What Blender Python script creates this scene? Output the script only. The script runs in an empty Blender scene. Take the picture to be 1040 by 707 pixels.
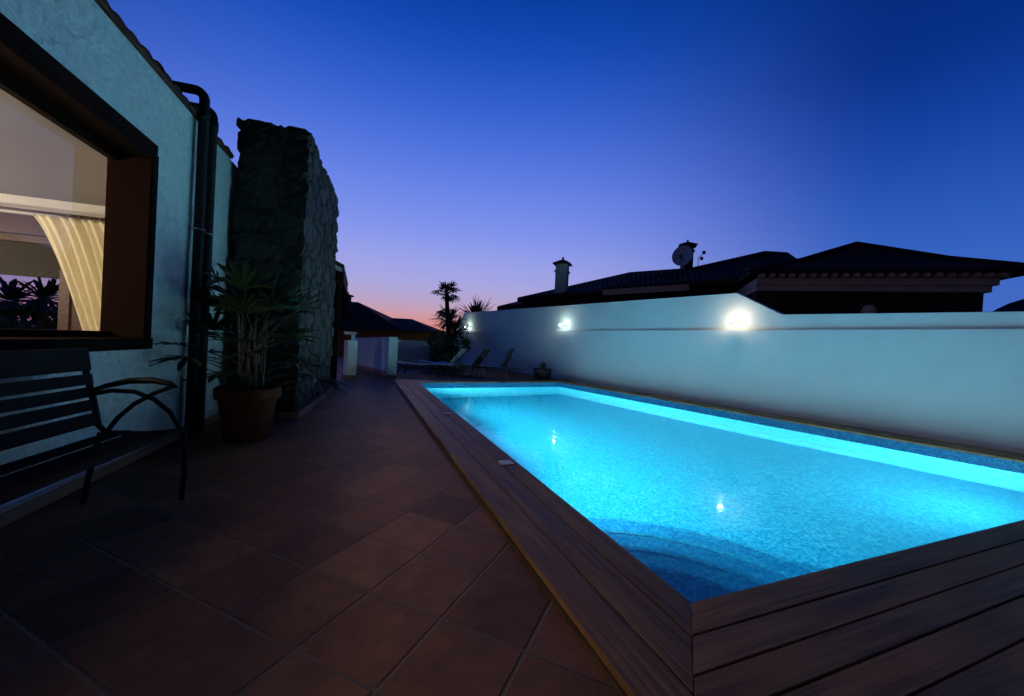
import bpy, bmesh, math, random
import mathutils
import mathutils.noise
from mathutils import Vector, Matrix
R = math.radians
random.seed(7)
SC = bpy.context.scene
COL = SC.collection

# ------------------------------------------------------------------ camera
CX, CY, F = 520.0, 353.5, 398.03
CAM = Vector((0, 0, 1.1))
FW = Vector((0.3643, 0.93124, -0.00953)).normalized()
RT0 = Vector((0.9302, -0.3633, 0.0531))
RT = (RT0 - FW * RT0.dot(FW)).normalized()
UP = RT.cross(FW)
cam_d = bpy.data.cameras.new('camera')
cam = bpy.data.objects.new('camera', cam_d)
COL.objects.link(cam)
m = Matrix.Identity(4)
for i, v in enumerate((RT, UP, -FW)):
    for j in range(3):
        m[j][i] = v[j]
m.translation = CAM
cam.matrix_world = m
cam_d.sensor_fit = 'HORIZONTAL'
cam_d.sensor_width = 36
cam_d.lens = F / 1040 * 36
cam_d.clip_start = 0.05
cam_d.clip_end = 6000
SC.camera = cam


def px(x, y, D):
    """world point seen at photo position (x, y), D metres ahead"""
    return CAM + (FW + RT * ((x - CX) / F) + UP * ((CY - y) / F)) * D


# ------------------------------------------------------------------ materials
def mat(name, col=(.5, .5, .5), rough=.6, metal=0.0, spec=.5, var=0.0, vscale=6.0, col2=None, bump=0.0, bscale=40.0,
        bdetail=4.0, stretch=None, bdist=.01):
    m = bpy.data.materials.new(name)
    m.use_nodes = True
    nt = m.node_tree
    n = nt.nodes
    b = n['Principled BSDF']
    b.inputs['Base Color'].default_value = (*col, 1)
    b.inputs['Roughness'].default_value = rough
    b.inputs['Metallic'].default_value = metal
    b.inputs['Specular IOR Level'].default_value = spec
    tc = n.new('ShaderNodeTexCoord')
    src = tc.outputs['Object']
    if stretch:
        mp = n.new('ShaderNodeMapping')
        mp.inputs['Scale'].default_value = stretch
        nt.links.new(src, mp.inputs['Vector'])
        src = mp.outputs['Vector']
    if var or col2:
        nz = n.new('ShaderNodeTexNoise')
        nz.inputs['Scale'].default_value = vscale
        nz.inputs['Detail'].default_value = 6
        nz.inputs['Roughness'].default_value = .65
        nt.links.new(src, nz.inputs['Vector'])
        r = n.new('ShaderNodeValToRGB')
        c2 = col2 or tuple(c * (1 - var) for c in col)
        r.color_ramp.elements[0].position = .32
        r.color_ramp.elements[1].position = .68
        r.color_ramp.elements[0].color = (*c2, 1)
        r.color_ramp.elements[1].color = (*col, 1)
        nt.links.new(nz.outputs['Fac'], r.inputs['Fac'])
        nt.links.new(r.outputs['Color'], b.inputs['Base Color'])
    if bump:
        nz = n.new('ShaderNodeTexNoise')
        nz.inputs['Scale'].default_value = bscale
        nz.inputs['Detail'].default_value = bdetail
        nt.links.new(src, nz.inputs['Vector'])
        bp = n.new('ShaderNodeBump')
        bp.inputs['Strength'].default_value = bump
        bp.inputs['Distance'].default_value = bdist
        nt.links.new(nz.outputs['Fac'], bp.inputs['Height'])
        nt.links.new(bp.outputs['Normal'], b.inputs['Normal'])
    return m


def emit(name, col, strength):
    m = bpy.data.materials.new(name)
    m.use_nodes = True
    nt = m.node_tree
    nt.nodes.clear()
    e = nt.nodes.new('ShaderNodeEmission')
    e.inputs['Color'].default_value = (*col, 1)
    e.inputs['Strength'].default_value = strength
    o = nt.nodes.new('ShaderNodeOutputMaterial')
    nt.links.new(e.outputs[0], o.inputs['Surface'])
    return m


def math_node(nt, op, a, b=None):
    q = nt.nodes.new('ShaderNodeMath')
    q.operation = op
    for i, v in enumerate((a, b)):
        if v is None:
            continue
        if isinstance(v, (int, float)):
            q.inputs[i].default_value = v
        else:
            nt.links.new(v, q.inputs[i])
    return q.outputs[0]


M = {}
# rough white stucco of the house: trowelled lumps
M['stucco'] = mat('rough_stucco', (.94, .90, .80), .85, col2=(.80, .76, .67), vscale=11, bump=1.0, bscale=15, bdetail=6, bdist=.05)  # darker second colour paints the shade of small pits into the stucco
M['paint'] = mat('white_wall_paint', (.93, .92, .89), .8, var=.07, vscale=1.1, bump=.5, bscale=9, bdetail=8, bdist=.012)
M['cap'] = mat('wall_ledge', (.72, .70, .66), .8, var=.2, vscale=3, bump=.2, bscale=50)
M['wood_dark'] = mat('dark_stained_wood', (.016, .0065, .004), .75, spec=.04, var=.45, vscale=4, bump=.15, bscale=20, stretch=(8, 1, 8), bdist=.004)
M['wood_brown'] = mat('brown_wood', (.075, .028, .014), .45, var=.4, vscale=4, bump=.15, bscale=20, stretch=(1, 6, 6))
M['pipe'] = mat('black_pipe', (.014, .014, .014), .6, spec=.2, var=.3)
M['steel'] = mat('steel', (.55, .55, .52), .3, metal=1.0, var=.2)
M['plinth'] = mat('terracotta_skirting', (.44, .21, .12), .7, var=.35, vscale=9)
M['cement'] = mat('cement', (.62, .56, .48), .85, var=.25, vscale=14)
M['terra'] = mat('terracotta_pot', (.13, .030, .010), .85, spec=.2, var=.3, vscale=10, bump=.15, bscale=60)
M['soil'] = mat('soil', (.03, .02, .013), .95, var=.4, vscale=30, bump=.8, bscale=40)
M['leaf'] = mat('palm_leaf', (.010, .026, .010), .55, spec=.2, var=.45, vscale=5)
M['leaf2'] = mat('dark_leaf', (.030, .060, .022), .6, var=.5, vscale=2)
M['bush'] = mat('bush_leaf', (.05, .12, .035), .6, var=.6, vscale=3)
M['cane'] = mat('cane', (.03, .024, .012), .7, var=.4, vscale=20)
M['trunk'] = mat('palm_trunk', (.07, .05, .035), .9, var=.5, vscale=10, bump=.6, bscale=20)
M['bench'] = mat('bench_metal', (.009, .008, .008), .5, var=.3, spec=.25)
M['bench_slat'] = mat('bench_slat', (.010, .007, .006), .62, spec=.12, var=.35, vscale=8, stretch=(1, .15, 1))
M['sling'] = mat('lounger_fabric', (.62, .64, .64), .8, var=.12, vscale=12)
M['sling_dark'] = mat('lounger_dark_fabric', (.028, .028, .034), .8, var=.2, vscale=12)
M['frame_dark'] = mat('lounger_frame', (.03, .03, .034), .4, var=.2)
M['rooftile'] = mat('roof_tile', (.085, .020, .006), .85, var=.5, vscale=3, bump=.3, bscale=15)
M['cornice'] = mat('cornice_plaster', (.80, .50, .34), .85, var=.25, vscale=2)
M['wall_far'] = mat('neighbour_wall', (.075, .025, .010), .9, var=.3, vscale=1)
M['wall_orange'] = mat('ochre_wall', (.62, .22, .06), .9, var=.25, vscale=.6)
M['chim_white'] = mat('white_chimney', (.62, .60, .57), .85, var=.2, vscale=2)
M['dish'] = mat('dish_grey', (.62, .62, .62), .6, var=.15, vscale=3)
M['hill'] = mat('hill_scrub', (.035, .06, .11), 1.0, var=.5, vscale=.01)
M['ground'] = mat('dry_ground', (.09, .07, .05), 1.0, var=.4, vscale=.2)
M['room_wall'] = mat('room_plaster', (.74, .72, .70), .8, var=.06, vscale=1)
M['room_floor'] = mat('room_floor', (.15, .07, .04), .4, var=.3)
M['ceiling'] = mat('grey_ceiling', (.27, .26, .28), .85, var=.06, vscale=1)
M['curtain'] = mat('cream_curtain', (.86, .78, .54), .85, var=.10, vscale=8, stretch=(6, 6, .5))
M['lid'] = mat('white_lid', (.75, .74, .76), .5, var=.12, vscale=30)
M['glassy'] = None
M['planter'] = mat('dark_planter', (.035, .03, .03), .7, var=.3)


def mat_tiles():
    m = mat('terracotta_floor_tiles', (.2, .1, .06), .6, spec=.18)
    nt = m.node_tree
    n = nt.nodes
    L = nt.links
    b = n['Principled BSDF']
    tc = n.new('ShaderNodeTexCoord')
    sx = n.new('ShaderNodeSeparateXYZ')
    L.new(tc.outputs['Object'], sx.inputs[0])
    P = .3755
    a = R(45.3)
    ox, oy = .100, 1.850
    X = math_node(nt, 'SUBTRACT', sx.outputs[0], ox)
    Y = math_node(nt, 'SUBTRACT', sx.outputs[1], oy)
    U = math_node(nt, 'ADD', math_node(nt, 'MULTIPLY', X, math.cos(a) / P), math_node(nt, 'MULTIPLY', Y, math.sin(a) / P))
    V = math_node(nt, 'SUBTRACT', math_node(nt, 'MULTIPLY', Y, math.cos(a) / P), math_node(nt, 'MULTIPLY', X, math.sin(a) / P))
    # slight hand-laid wobble of the joints
    wob = n.new('ShaderNodeTexNoise')
    wob.inputs['Scale'].default_value = 5
    L.new(tc.outputs['Object'], wob.inputs['Vector'])
    w = math_node(nt, 'MULTIPLY', math_node(nt, 'SUBTRACT', wob.outputs['Fac'], .5), .018)
    U2 = math_node(nt, 'ADD', U, w)
    V2 = math_node(nt, 'SUBTRACT', V, w)
    def edge(q):
        fr = math_node(nt, 'FRACT', q)
        return math_node(nt, 'MINIMUM', fr, math_node(nt, 'SUBTRACT', 1.0, fr))
    d = math_node(nt, 'MINIMUM', edge(U2), edge(V2))
    mr = n.new('ShaderNodeMapRange')
    mr.interpolation_type = 'SMOOTHSTEP'
    mr.inputs['From Min'].default_value = .010
    mr.inputs['From Max'].default_value = .026
    L.new(d, mr.inputs['Value'])
    cb = n.new('ShaderNodeCombineXYZ')
    L.new(math_node(nt, 'FLOOR', U2), cb.inputs[0])
    L.new(math_node(nt, 'FLOOR', V2), cb.inputs[1])
    wn = n.new('ShaderNodeTexWhiteNoise')
    wn.noise_dimensions = '2D'
    L.new(cb.outputs[0], wn.inputs['Vector'])
    rmp = n.new('ShaderNodeValToRGB')
    rmp.color_ramp.elements[0].color = (.165, .072, .032, 1)
    rmp.color_ramp.elements[1].color = (.31, .140, .066, 1)
    L.new(wn.outputs['Value'], rmp.inputs['Fac'])
    nz = n.new('ShaderNodeTexNoise')
    nz.inputs['Scale'].default_value = 7
    nz.inputs['Detail'].default_value = 8
    nz.inputs['Roughness'].default_value = .7
    L.new(tc.outputs['Object'], nz.inputs['Vector'])
    r2 = n.new('ShaderNodeValToRGB')
    r2.color_ramp.elements[0].color = (.62, .60, .60, 1)
    r2.color_ramp.elements[1].color = (1.25, 1.22, 1.2, 1)
    r2.color_ramp.elements[0].position = .3
    r2.color_ramp.elements[1].position = .72
    L.new(nz.outputs['Fac'], r2.inputs['Fac'])
    mu = n.new('ShaderNodeMixRGB')
    mu.blend_type = 'MULTIPLY'
    mu.inputs['Fac'].default_value = 1
    L.new(rmp.outputs['Color'], mu.inputs[1])
    L.new(r2.outputs['Color'], mu.inputs[2])
    mx = n.new('ShaderNodeMixRGB')
    mx.inputs[1].default_value = (.17, .11, .065, 1)
    L.new(mr.outputs[0], mx.inputs['Fac'])
    L.new(mu.outputs[0], mx.inputs[2])
    L.new(mx.outputs[0], b.inputs['Base Color'])
    rr = n.new('ShaderNodeMapRange')
    rr.inputs['To Min'].default_value = .5
    rr.inputs['To Max'].default_value = .78
    L.new(nz.outputs['Fac'], rr.inputs['Value'])
    L.new(rr.outputs[0], b.inputs['Roughness'])
    bp = n.new('ShaderNodeBump')
    bp.inputs['Strength'].default_value = .8
    bp.inputs['Distance'].default_value = .006
    hh = math_node(nt, 'ADD', mr.outputs[0], math_node(nt, 'MULTIPLY', nz.outputs['Fac'], .35))
    L.new(hh, bp.inputs['Height'])
    L.new(bp.outputs['Normal'], b.inputs['Normal'])
    return m


def mat_mosaic(name, dark, mid, light, size=.021):
    m = mat(name, mid, .35)
    nt = m.node_tree
    n = nt.nodes
    L = nt.links
    b = n['Principled BSDF']
    tc = n.new('ShaderNodeTexCoord')
    vm = n.new('ShaderNodeVectorMath')
    vm.operation = 'ADD'
    vm.inputs[1].default_value = (.0071, .0053, .0062)
    L.new(tc.outputs['Object'], vm.inputs[0])
    sn = n.new('ShaderNodeVectorMath')
    sn.operation = 'SNAP'
    sn.inputs[1].default_value = (size, size, size)
    L.new(vm.outputs[0], sn.inputs[0])
    wn = n.new('ShaderNodeTexWhiteNoise')
    L.new(sn.outputs[0], wn.inputs['Vector'])
    nz = n.new('ShaderNodeTexNoise')
    nz.inputs['Scale'].default_value = 9
    nz.inputs['Detail'].default_value = 3
    L.new(tc.outputs['Object'], nz.inputs['Vector'])
    v = math_node(nt, 'ADD', math_node(nt, 'MULTIPLY', wn.outputs['Value'], .75), math_node(nt, 'MULTIPLY', nz.outputs['Fac'], .3))
    r = n.new('ShaderNodeValToRGB')
    e = r.color_ramp.elements
    e[0].position, e[0].color = .12, (*dark, 1)
    e[1].position, e[1].color = .92, (*light, 1)
    k = e.new(.5)
    k.color = (*mid, 1)
    L.new(v, r.inputs['Fac'])
    L.new(r.outputs['Color'], b.inputs['Base Color'])
    return m


def mat_wood_deck():
    m = mat('brown_deck_boards', (.1, .06, .04), .5, spec=.22)
    nt = m.node_tree
    n = nt.nodes
    L = nt.links
    b = n['Principled BSDF']
    at = n.new('ShaderNodeAttribute')
    at.attribute_name = 'grain'      # along, across, board id
    mp = n.new('ShaderNodeMapping')
    mp.inputs['Scale'].default_value = (.9, 34, 7.3)
    L.new(at.outputs['Vector'], mp.inputs['Vector'])
    nz = n.new('ShaderNodeTexNoise')
    nz.inputs['Scale'].default_value = 1.6
    nz.inputs['Detail'].default_value = 8
    nz.inputs['Roughness'].default_value = .62
    nz.inputs['Distortion'].default_value = .5
    L.new(mp.outputs[0], nz.inputs['Vector'])
    mp2 = n.new('ShaderNodeMapping')
    mp2.inputs['Scale'].default_value = (.9, 3, 5.1)
    L.new(at.outputs['Vector'], mp2.inputs['Vector'])
    n2 = n.new('ShaderNodeTexNoise')
    n2.inputs['Scale'].default_value = 1.3
    n2.inputs['Detail'].default_value = 4
    L.new(mp2.outputs[0], n2.inputs['Vector'])
    v = math_node(nt, 'ADD', math_node(nt, 'MULTIPLY', nz.outputs['Fac'], .55), math_node(nt, 'MULTIPLY', n2.outputs['Fac'], .5))
    r = n.new('ShaderNodeValToRGB')
    e = r.color_ramp.elements
    e[0].position, e[0].color = .38, (.085, .038, .012, 1)
    e[1].position, e[1].color = .68, (.36, .180, .070, 1)
    L.new(v, r.inputs['Fac'])
    L.new(r.outputs['Color'], b.inputs['Base Color'])
    rr = n.new('ShaderNodeMapRange')
    rr.inputs['To Min'].default_value = .42
    rr.inputs['To Max'].default_value = .72
    L.new(n2.outputs['Fac'], rr.inputs['Value'])
    L.new(rr.outputs[0], b.inputs['Roughness'])
    bp = n.new('ShaderNodeBump')
    bp.inputs['Strength'].default_value = .35
    bp.inputs['Distance'].default_value = .004
    L.new(nz.outputs['Fac'], bp.inputs['Height'])
    L.new(bp.outputs['Normal'], b.inputs['Normal'])
    return m


def mat_stone():
    m = mat('dark_volcanic_stone', (.05, .05, .045), .8)
    nt = m.node_tree
    n = nt.nodes
    L = nt.links
    b = n['Principled BSDF']
    tc = n.new('ShaderNodeTexCoord')
    mp = n.new('ShaderNodeMapping')
    mp.inputs['Scale'].default_value = (1, 1, 1.35)
    L.new(tc.outputs['Object'], mp.inputs['Vector'])
    at = n.new('ShaderNodeAttribute')
    at.attribute_name = 'stone'
    sp = n.new('ShaderNodeSeparateXYZ')
    L.new(at.outputs['Vector'], sp.inputs[0])
    r = n.new('ShaderNodeValToRGB')
    e = r.color_ramp.elements
    e[0].position, e[0].color = .1, (.006, .006, .0045, 1)
    e[1].position, e[1].color = .95, (.045, .040, .026, 1)
    k = e.new(.6)
    k.color = (.011, .011, .008, 1)
    L.new(sp.outputs[0], r.inputs['Fac'])
    nz = n.new('ShaderNodeTexNoise')
    nz.inputs['Scale'].default_value = 14
    nz.inputs['Detail'].default_value = 6
    L.new(tc.outputs['Object'], nz.inputs['Vector'])
    mu = n.new('ShaderNodeMixRGB')
    mu.blend_type = 'MULTIPLY'
    mu.inputs[0].default_value = .7
    L.new(r.outputs['Color'], mu.inputs[1])
    L.new(nz.outputs['Fac'], mu.inputs[2])
    mx = n.new('ShaderNodeMixRGB')
    mx.inputs[1].default_value = (.012, .011, .009, 1)
    L.new(sp.outputs[1], mx.inputs[0])
    L.new(mu.outputs[0], mx.inputs[2])
    L.new(mx.outputs[0], b.inputs['Base Color'])
    bp = n.new('ShaderNodeBump')
    bp.inputs['Strength'].default_value = 1.0
    bp.inputs['Distance'].default_value = .02
    L.new(nz.outputs['Fac'], bp.inputs['Height'])
    L.new(bp.outputs['Normal'], b.inputs['Normal'])
    return m


def mat_water():
    m = bpy.data.materials.new('pool_water')
    m.use_nodes = True
    nt = m.node_tree
    n = nt.nodes
    n.clear()
    o = n.new('ShaderNodeOutputMaterial')
    g = n.new('ShaderNodeBsdfGlass')
    g.inputs['IOR'].default_value = 1.33
    g.inputs['Roughness'].default_value = WATER_ROUGH
    g.inputs['Color'].default_value = (.60, .98, 1, 1)
    tc = n.new('ShaderNodeTexCoord')
    nz = n.new('ShaderNodeTexNoise')
    nz.inputs['Scale'].default_value = 2.6
    nz.inputs['Detail'].default_value = 3
    nt.links.new(tc.outputs['Object'], nz.inputs['Vector'])
    bp = n.new('ShaderNodeBump')
    bp.inputs['Strength'].default_value = .22
    bp.inputs['Distance'].default_value = .02
    nt.links.new(nz.outputs['Fac'], bp.inputs['Height'])
    nt.links.new(bp.outputs['Normal'], g.inputs['Normal'])
    nt.links.new(g.outputs[0], o.inputs['Surface'])
    return m


def mat_pane():
    m = bpy.data.materials.new('window_glass')
    m.use_nodes = True
    nt = m.node_tree
    n = nt.nodes
    n.clear()
    o = n.new('ShaderNodeOutputMaterial')
    t = n.new('ShaderNodeBsdfTransparent')
    t.inputs['Color'].default_value = (.92, .94, .93, 1)
    g = n.new('ShaderNodeBsdfGlossy')
    g.inputs['Roughness'].default_value = .01
    f = n.new('ShaderNodeFresnel')
    f.inputs['IOR'].default_value = 1.5
    mx = n.new('ShaderNodeMixShader')
    nt.links.new(f.outputs[0], mx.inputs[0])
    nt.links.new(t.outputs[0], mx.inputs[1])
    nt.links.new(g.outputs[0], mx.inputs[2])
    nt.links.new(mx.outputs[0], o.inputs['Surface'])
    return m


WATER_ROUGH = .06
M['tiles'] = mat_tiles()
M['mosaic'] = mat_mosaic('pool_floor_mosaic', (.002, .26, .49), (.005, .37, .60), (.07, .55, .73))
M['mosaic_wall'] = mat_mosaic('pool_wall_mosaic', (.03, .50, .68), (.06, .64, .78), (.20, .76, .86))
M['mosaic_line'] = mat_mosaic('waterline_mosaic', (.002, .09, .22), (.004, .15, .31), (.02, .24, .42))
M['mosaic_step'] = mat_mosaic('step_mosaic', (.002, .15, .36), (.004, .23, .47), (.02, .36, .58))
M['deck'] = mat_wood_deck()
M['stone'] = mat_stone()
M['water'] = mat_water()
M['pane'] = mat_pane()


# ------------------------------------------------------------------ mesh builder
def roof_rows(name, u, period=.22):
    m = mat(name, (.085, .020, .006), .85, var=.6, vscale=2.5)
    nt = m.node_tree
    n = nt.nodes
    tc = n.new('ShaderNodeTexCoord')
    d = n.new('ShaderNodeVectorMath')
    d.operation = 'DOT_PRODUCT'
    d.inputs[1].default_value = (u[0] * 6.2832 / period, u[1] * 6.2832 / period, 0)
    nt.links.new(tc.outputs['Object'], d.inputs[0])
    sn = math_node(nt, 'SINE', d.outputs['Value'])
    bp = n.new('ShaderNodeBump')
    bp.inputs['Strength'].default_value = 1
    bp.inputs['Distance'].default_value = .05
    nt.links.new(sn, bp.inputs['Height'])
    nt.links.new(bp.outputs['Normal'], n['Principled BSDF'].inputs['Normal'])
    return m


class MB:
    def __init__(self):
        self.v, self.f = [], []

    def add(self, vs, fs):
        o = len(self.v)
        self.v += [tuple(p) for p in vs]
        self.f += [tuple(i + o for i in f) for f in fs]
        return self

    def box(self, lo, hi, fr=None):
        """fr: (origin, ex, ey, ez)"""
        c = [(x, y, z) for z in (lo[2], hi[2]) for y in (lo[1], hi[1]) for x in (lo[0], hi[0])]
        if fr:
            o, ex, ey, ez = fr
            c = [tuple(o + ex * p[0] + ey * p[1] + ez * p[2]) for p in c]
        return self.add(c, [(0, 2, 3, 1), (4, 5, 7, 6), (0, 1, 5, 4), (2, 6, 7, 3), (0, 4, 6, 2), (1, 3, 7, 5)])

    def prism(self, poly, vec):
        n = len(poly)
        a = [Vector(p) for p in poly]
        b = [p + Vector(vec) for p in a]
        return self.add(a + b, [tuple(reversed(range(n))), tuple(range(n, 2 * n))] +
                        [(i, (i + 1) % n, n + (i + 1) % n, n + i) for i in range(n)])

    def tube(self, pts, r, n=10, cap=True):
        pts = [Vector(p) for p in pts]
        rs = r if isinstance(r, (list, tuple)) else [r] * len(pts)
        vs, fs = [], []
        prev = None
        for i, p in enumerate(pts):
            t = (pts[min(i + 1, len(pts) - 1)] - pts[max(i - 1, 0)])
            if t.length < 1e-9:
                t = Vector((0, 0, 1))
            t.normalize()
            u = prev if prev is not None else (Vector((0, 0, 1)) if abs(t.z) < .9 else Vector((1, 0, 0)))
            u = (u - t * u.dot(t))
            if u.length < 1e-6:
                u = t.orthogonal()
            u.normalize()
            prev = u
            w = t.cross(u)
            for k in range(n):
                a = 2 * math.pi * k / n
                vs.append(p + (u * math.cos(a) + w * math.sin(a)) * rs[i])
        for i in range(len(pts) - 1):
            for k in range(n):
                fs.append((i * n + k, i * n + (k + 1) % n, (i + 1) * n + (k + 1) % n, (i + 1) * n + k))
        if cap:
            fs.append(tuple(reversed(range(n))))
            fs.append(tuple(range((len(pts) - 1) * n, len(pts) * n)))
        return self.add(vs, fs)

    def lathe(self, prof, c, n=32):
        vs, fs = [], []
        for r, z in prof:
            for k in range(n):
                a = 2 * math.pi * k / n
                vs.append((c[0] + r * math.cos(a), c[1] + r * math.sin(a), c[2] + z))
        for i in range(len(prof) - 1):
            for k in range(n):
                fs.append((i * n + k, i * n + (k + 1) % n, (i + 1) * n + (k + 1) % n, (i + 1) * n + k))
        return self.add(vs, fs)

    def build(self, name, mt, parent=None, smooth=False, bevel=0.0):
        me = bpy.data.meshes.new(name)
        me.from_pydata(self.v, [], self.f)
        me.materials.append(mt)
        me.validate()
        if smooth:
            for p in me.polygons:
                p.use_smooth = True
        o = bpy.data.objects.new(name, me)
        COL.objects.link(o)
        if bevel:
            b = o.modifiers.new('bevel', 'BEVEL')
            b.width = bevel
            b.segments = 2
            b.limit_method = 'ANGLE'
        if parent:
            o.parent = parent
            o.matrix_parent_inverse = parent_world(parent).inverted()
        return o


def parent_world(o):
    mt = o.matrix_basis.copy()
    while o.parent:
        mt = o.parent.matrix_basis @ o.matrix_parent_inverse @ mt
        o = o.parent
    return mt


def tag(o, label=None, cat=None, group=None, kind=None):
    if label: o['label'] = label
    if cat: o['category'] = cat
    if group: o['group'] = group
    if kind: o['kind'] = kind
    return o


def empty(name, loc, label, cat, group=None, rz=0.0):
    o = bpy.data.objects.new(name, None)
    COL.objects.link(o)
    o.location = loc
    o.rotation_euler = (0, 0, rz)
    o.empty_display_size = .2
    return tag(o, label, cat, group)


def local(mb, name, mt, parent, **k):
    """mesh given in the parent's own coordinates"""
    o = mb.build(name, mt, None, **k)
    o.parent = parent
    return o


def copy_tree(o, parent=None):
    c = o.copy()
    COL.objects.link(c)
    c.parent = parent
    for ch in list(o.children):
        copy_tree(ch, c)
    return c


def V(*a):
    return Vector(a)


Z = V(0, 0, 1)
TZ = -.05           # terrace tiles
WZ = -.165          # water level
NL, FL, FR, NR = V(1.413, 1.288, 0), V(1.450, 10.268, 0), V(5.98, 10.953, 0), V(7.905, 1.300, 0)
# garden wall base line
W1, W0 = V(8.446, 2.383, 0), V(6.767, 11.91, 0)
WD = (W0 - W1).normalized()
WN = V(-WD.y, WD.x, 0)          # towards the pool
if WN.x > 0: WN = -WN
# house wall base line
HO = V(-1.654, 5.504, 0)
HD = V(.05472, .9985, 0)        # away from camera, along the wall
HN = V(.9985, -.05472, 0)       # out of the wall, to the pool


def H(s, o, z):
    """s: position along the house wall as world Y, o: out of the wall"""
    return HO + HD * (s - 5.504) + HN * o + Z * z


def Wp(s, o, z):
    return W1 + WD * s + WN * o + Z * z


# ------------------------------------------------------------------ setting
tag(MB().add([(-700, -700, -2.6), (700, -700, -2.6), (700, 900, -2.6), (-700, 900, -2.6)], [(0, 1, 2, 3)]).build('ground', M['ground']), kind='structure')

# terrace sheet round the pool hole, with its drop to the ground
hole = [V(1.2, 1.10, 0), V(1.2, 10.50, 0), V(6.15, 11.20, 0), V(8.15, 1.10, 0)]
outer = [V(-12, -6, 0), V(-12, 23, 0), V(10.5, 23, 0), V(10.5, -6, 0)]
mb = MB()
hv = [p + Z * TZ for p in hole]
ov = [p + Z * TZ for p in outer]
mb.add(ov + hv, [(0, 4, 5, 1), (1, 5, 6, 2), (2, 6, 7, 3), (3, 7, 4, 0)])
lv = [V(p.x, p.y, -2.6) for p in outer]
mb.add(ov + lv, [(0, 1, 5, 4), (1, 2, 6, 5), (2, 3, 7, 6), (3, 0, 4, 7)])
tag(mb.build('terrace', M['tiles']), kind='structure')

# pool basin: walls + floor sloping from near to far
DN, DF = -1.22, -1.85
mb = MB()
n_ = 14
top = [NL, FL, FR, NR]
bot = [V(NL.x, NL.y, DN), V(FL.x, FL.y, DF), V(FR.x, FR.y, DF), V(NR.x, NR.y, DN)]
tp = [V(p.x, p.y, -.022) for p in top]
wl_ = [V(p.x, p.y, WZ - .02) for p in top]
mb.add(tp + wl_ + bot, [(0, 1, 5, 4), (1, 2, 6, 5), (2, 3, 7, 6), (3, 0, 4, 7), (4, 5, 9, 8), (5, 6, 10, 9), (6, 7, 11, 10), (7, 4, 8, 11), (8, 9, 10, 11)])
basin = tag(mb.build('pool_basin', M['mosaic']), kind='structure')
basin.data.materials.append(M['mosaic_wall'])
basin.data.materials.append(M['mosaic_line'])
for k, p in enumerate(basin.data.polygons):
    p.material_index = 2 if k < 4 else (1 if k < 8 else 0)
# corner steps (quarter rounds)
mb = MB()
for rad, zt in ((2.05, -1.04), (1.62, -.82), (1.19, -.60), (.76, -.375)):
    pts = [V(NL.x + .003, NL.y + .003, zt)]
    K = 24
    for i in range(K + 1):
        a = math.pi / 2 * i / K
        pts.append(V(NL.x + .003 + rad * math.cos(a), NL.y + .003 + rad * math.sin(a), zt))
    mb.prism([V(p.x, p.y, DN - .3 + zt * .01) for p in pts], (0, 0, zt - (DN - .3 + zt * .01)))
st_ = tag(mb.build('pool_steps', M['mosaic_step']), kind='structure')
mb = MB()
for rad, zt in ((2.05, -1.04), (1.62, -.82), (1.19, -.60), (.76, -.375)):
    K = 48
    ring = []
    for i in range(K + 1):
        a = math.pi / 2 * (.01 + .98 * i / K)
        ring.append((math.cos(a), math.sin(a)))
    for i in range(K):
        for r0_, r1_ in ((rad - .045, rad + .004),):
            q = [V(NL.x + .003 + r * c, NL.y + .003 + r * s_, zt + .004) for r, (c, s_) in ((r0_, ring[i]), (r1_, ring[i]), (r1_, ring[i + 1]), (r0_, ring[i + 1]))]
            mb.add(q + [p - Z * .03 for p in q], [(0, 1, 2, 3), (1, 5, 6, 2)])
tag(mb.build('step_nosing', M['mosaic']), kind='structure')
# water sheet
def grid_quad(a, b, c, d, nu, nv):
    vs, fs = [], []
    for i in range(nu + 1):
        for j in range(nv + 1):
            u, v = i / nu, j / nv
            vs.append((a * (1 - u) + b * u) * (1 - v) + (d * (1 - u) + c * u) * v)
    for i in range(nu):
        for j in range(nv):
            k = i * (nv + 1) + j
            fs.append((k, k + nv + 1, k + nv + 2, k + 1))
    return vs, fs
wv = [V(p.x, p.y, WZ) for p in (NL, NR, FR, FL)]
vs, fs = grid_quad(*wv, 8, 10)
water = tag(MB().add(vs, fs).build('water', M['water'], smooth=True), kind='structure')

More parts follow.
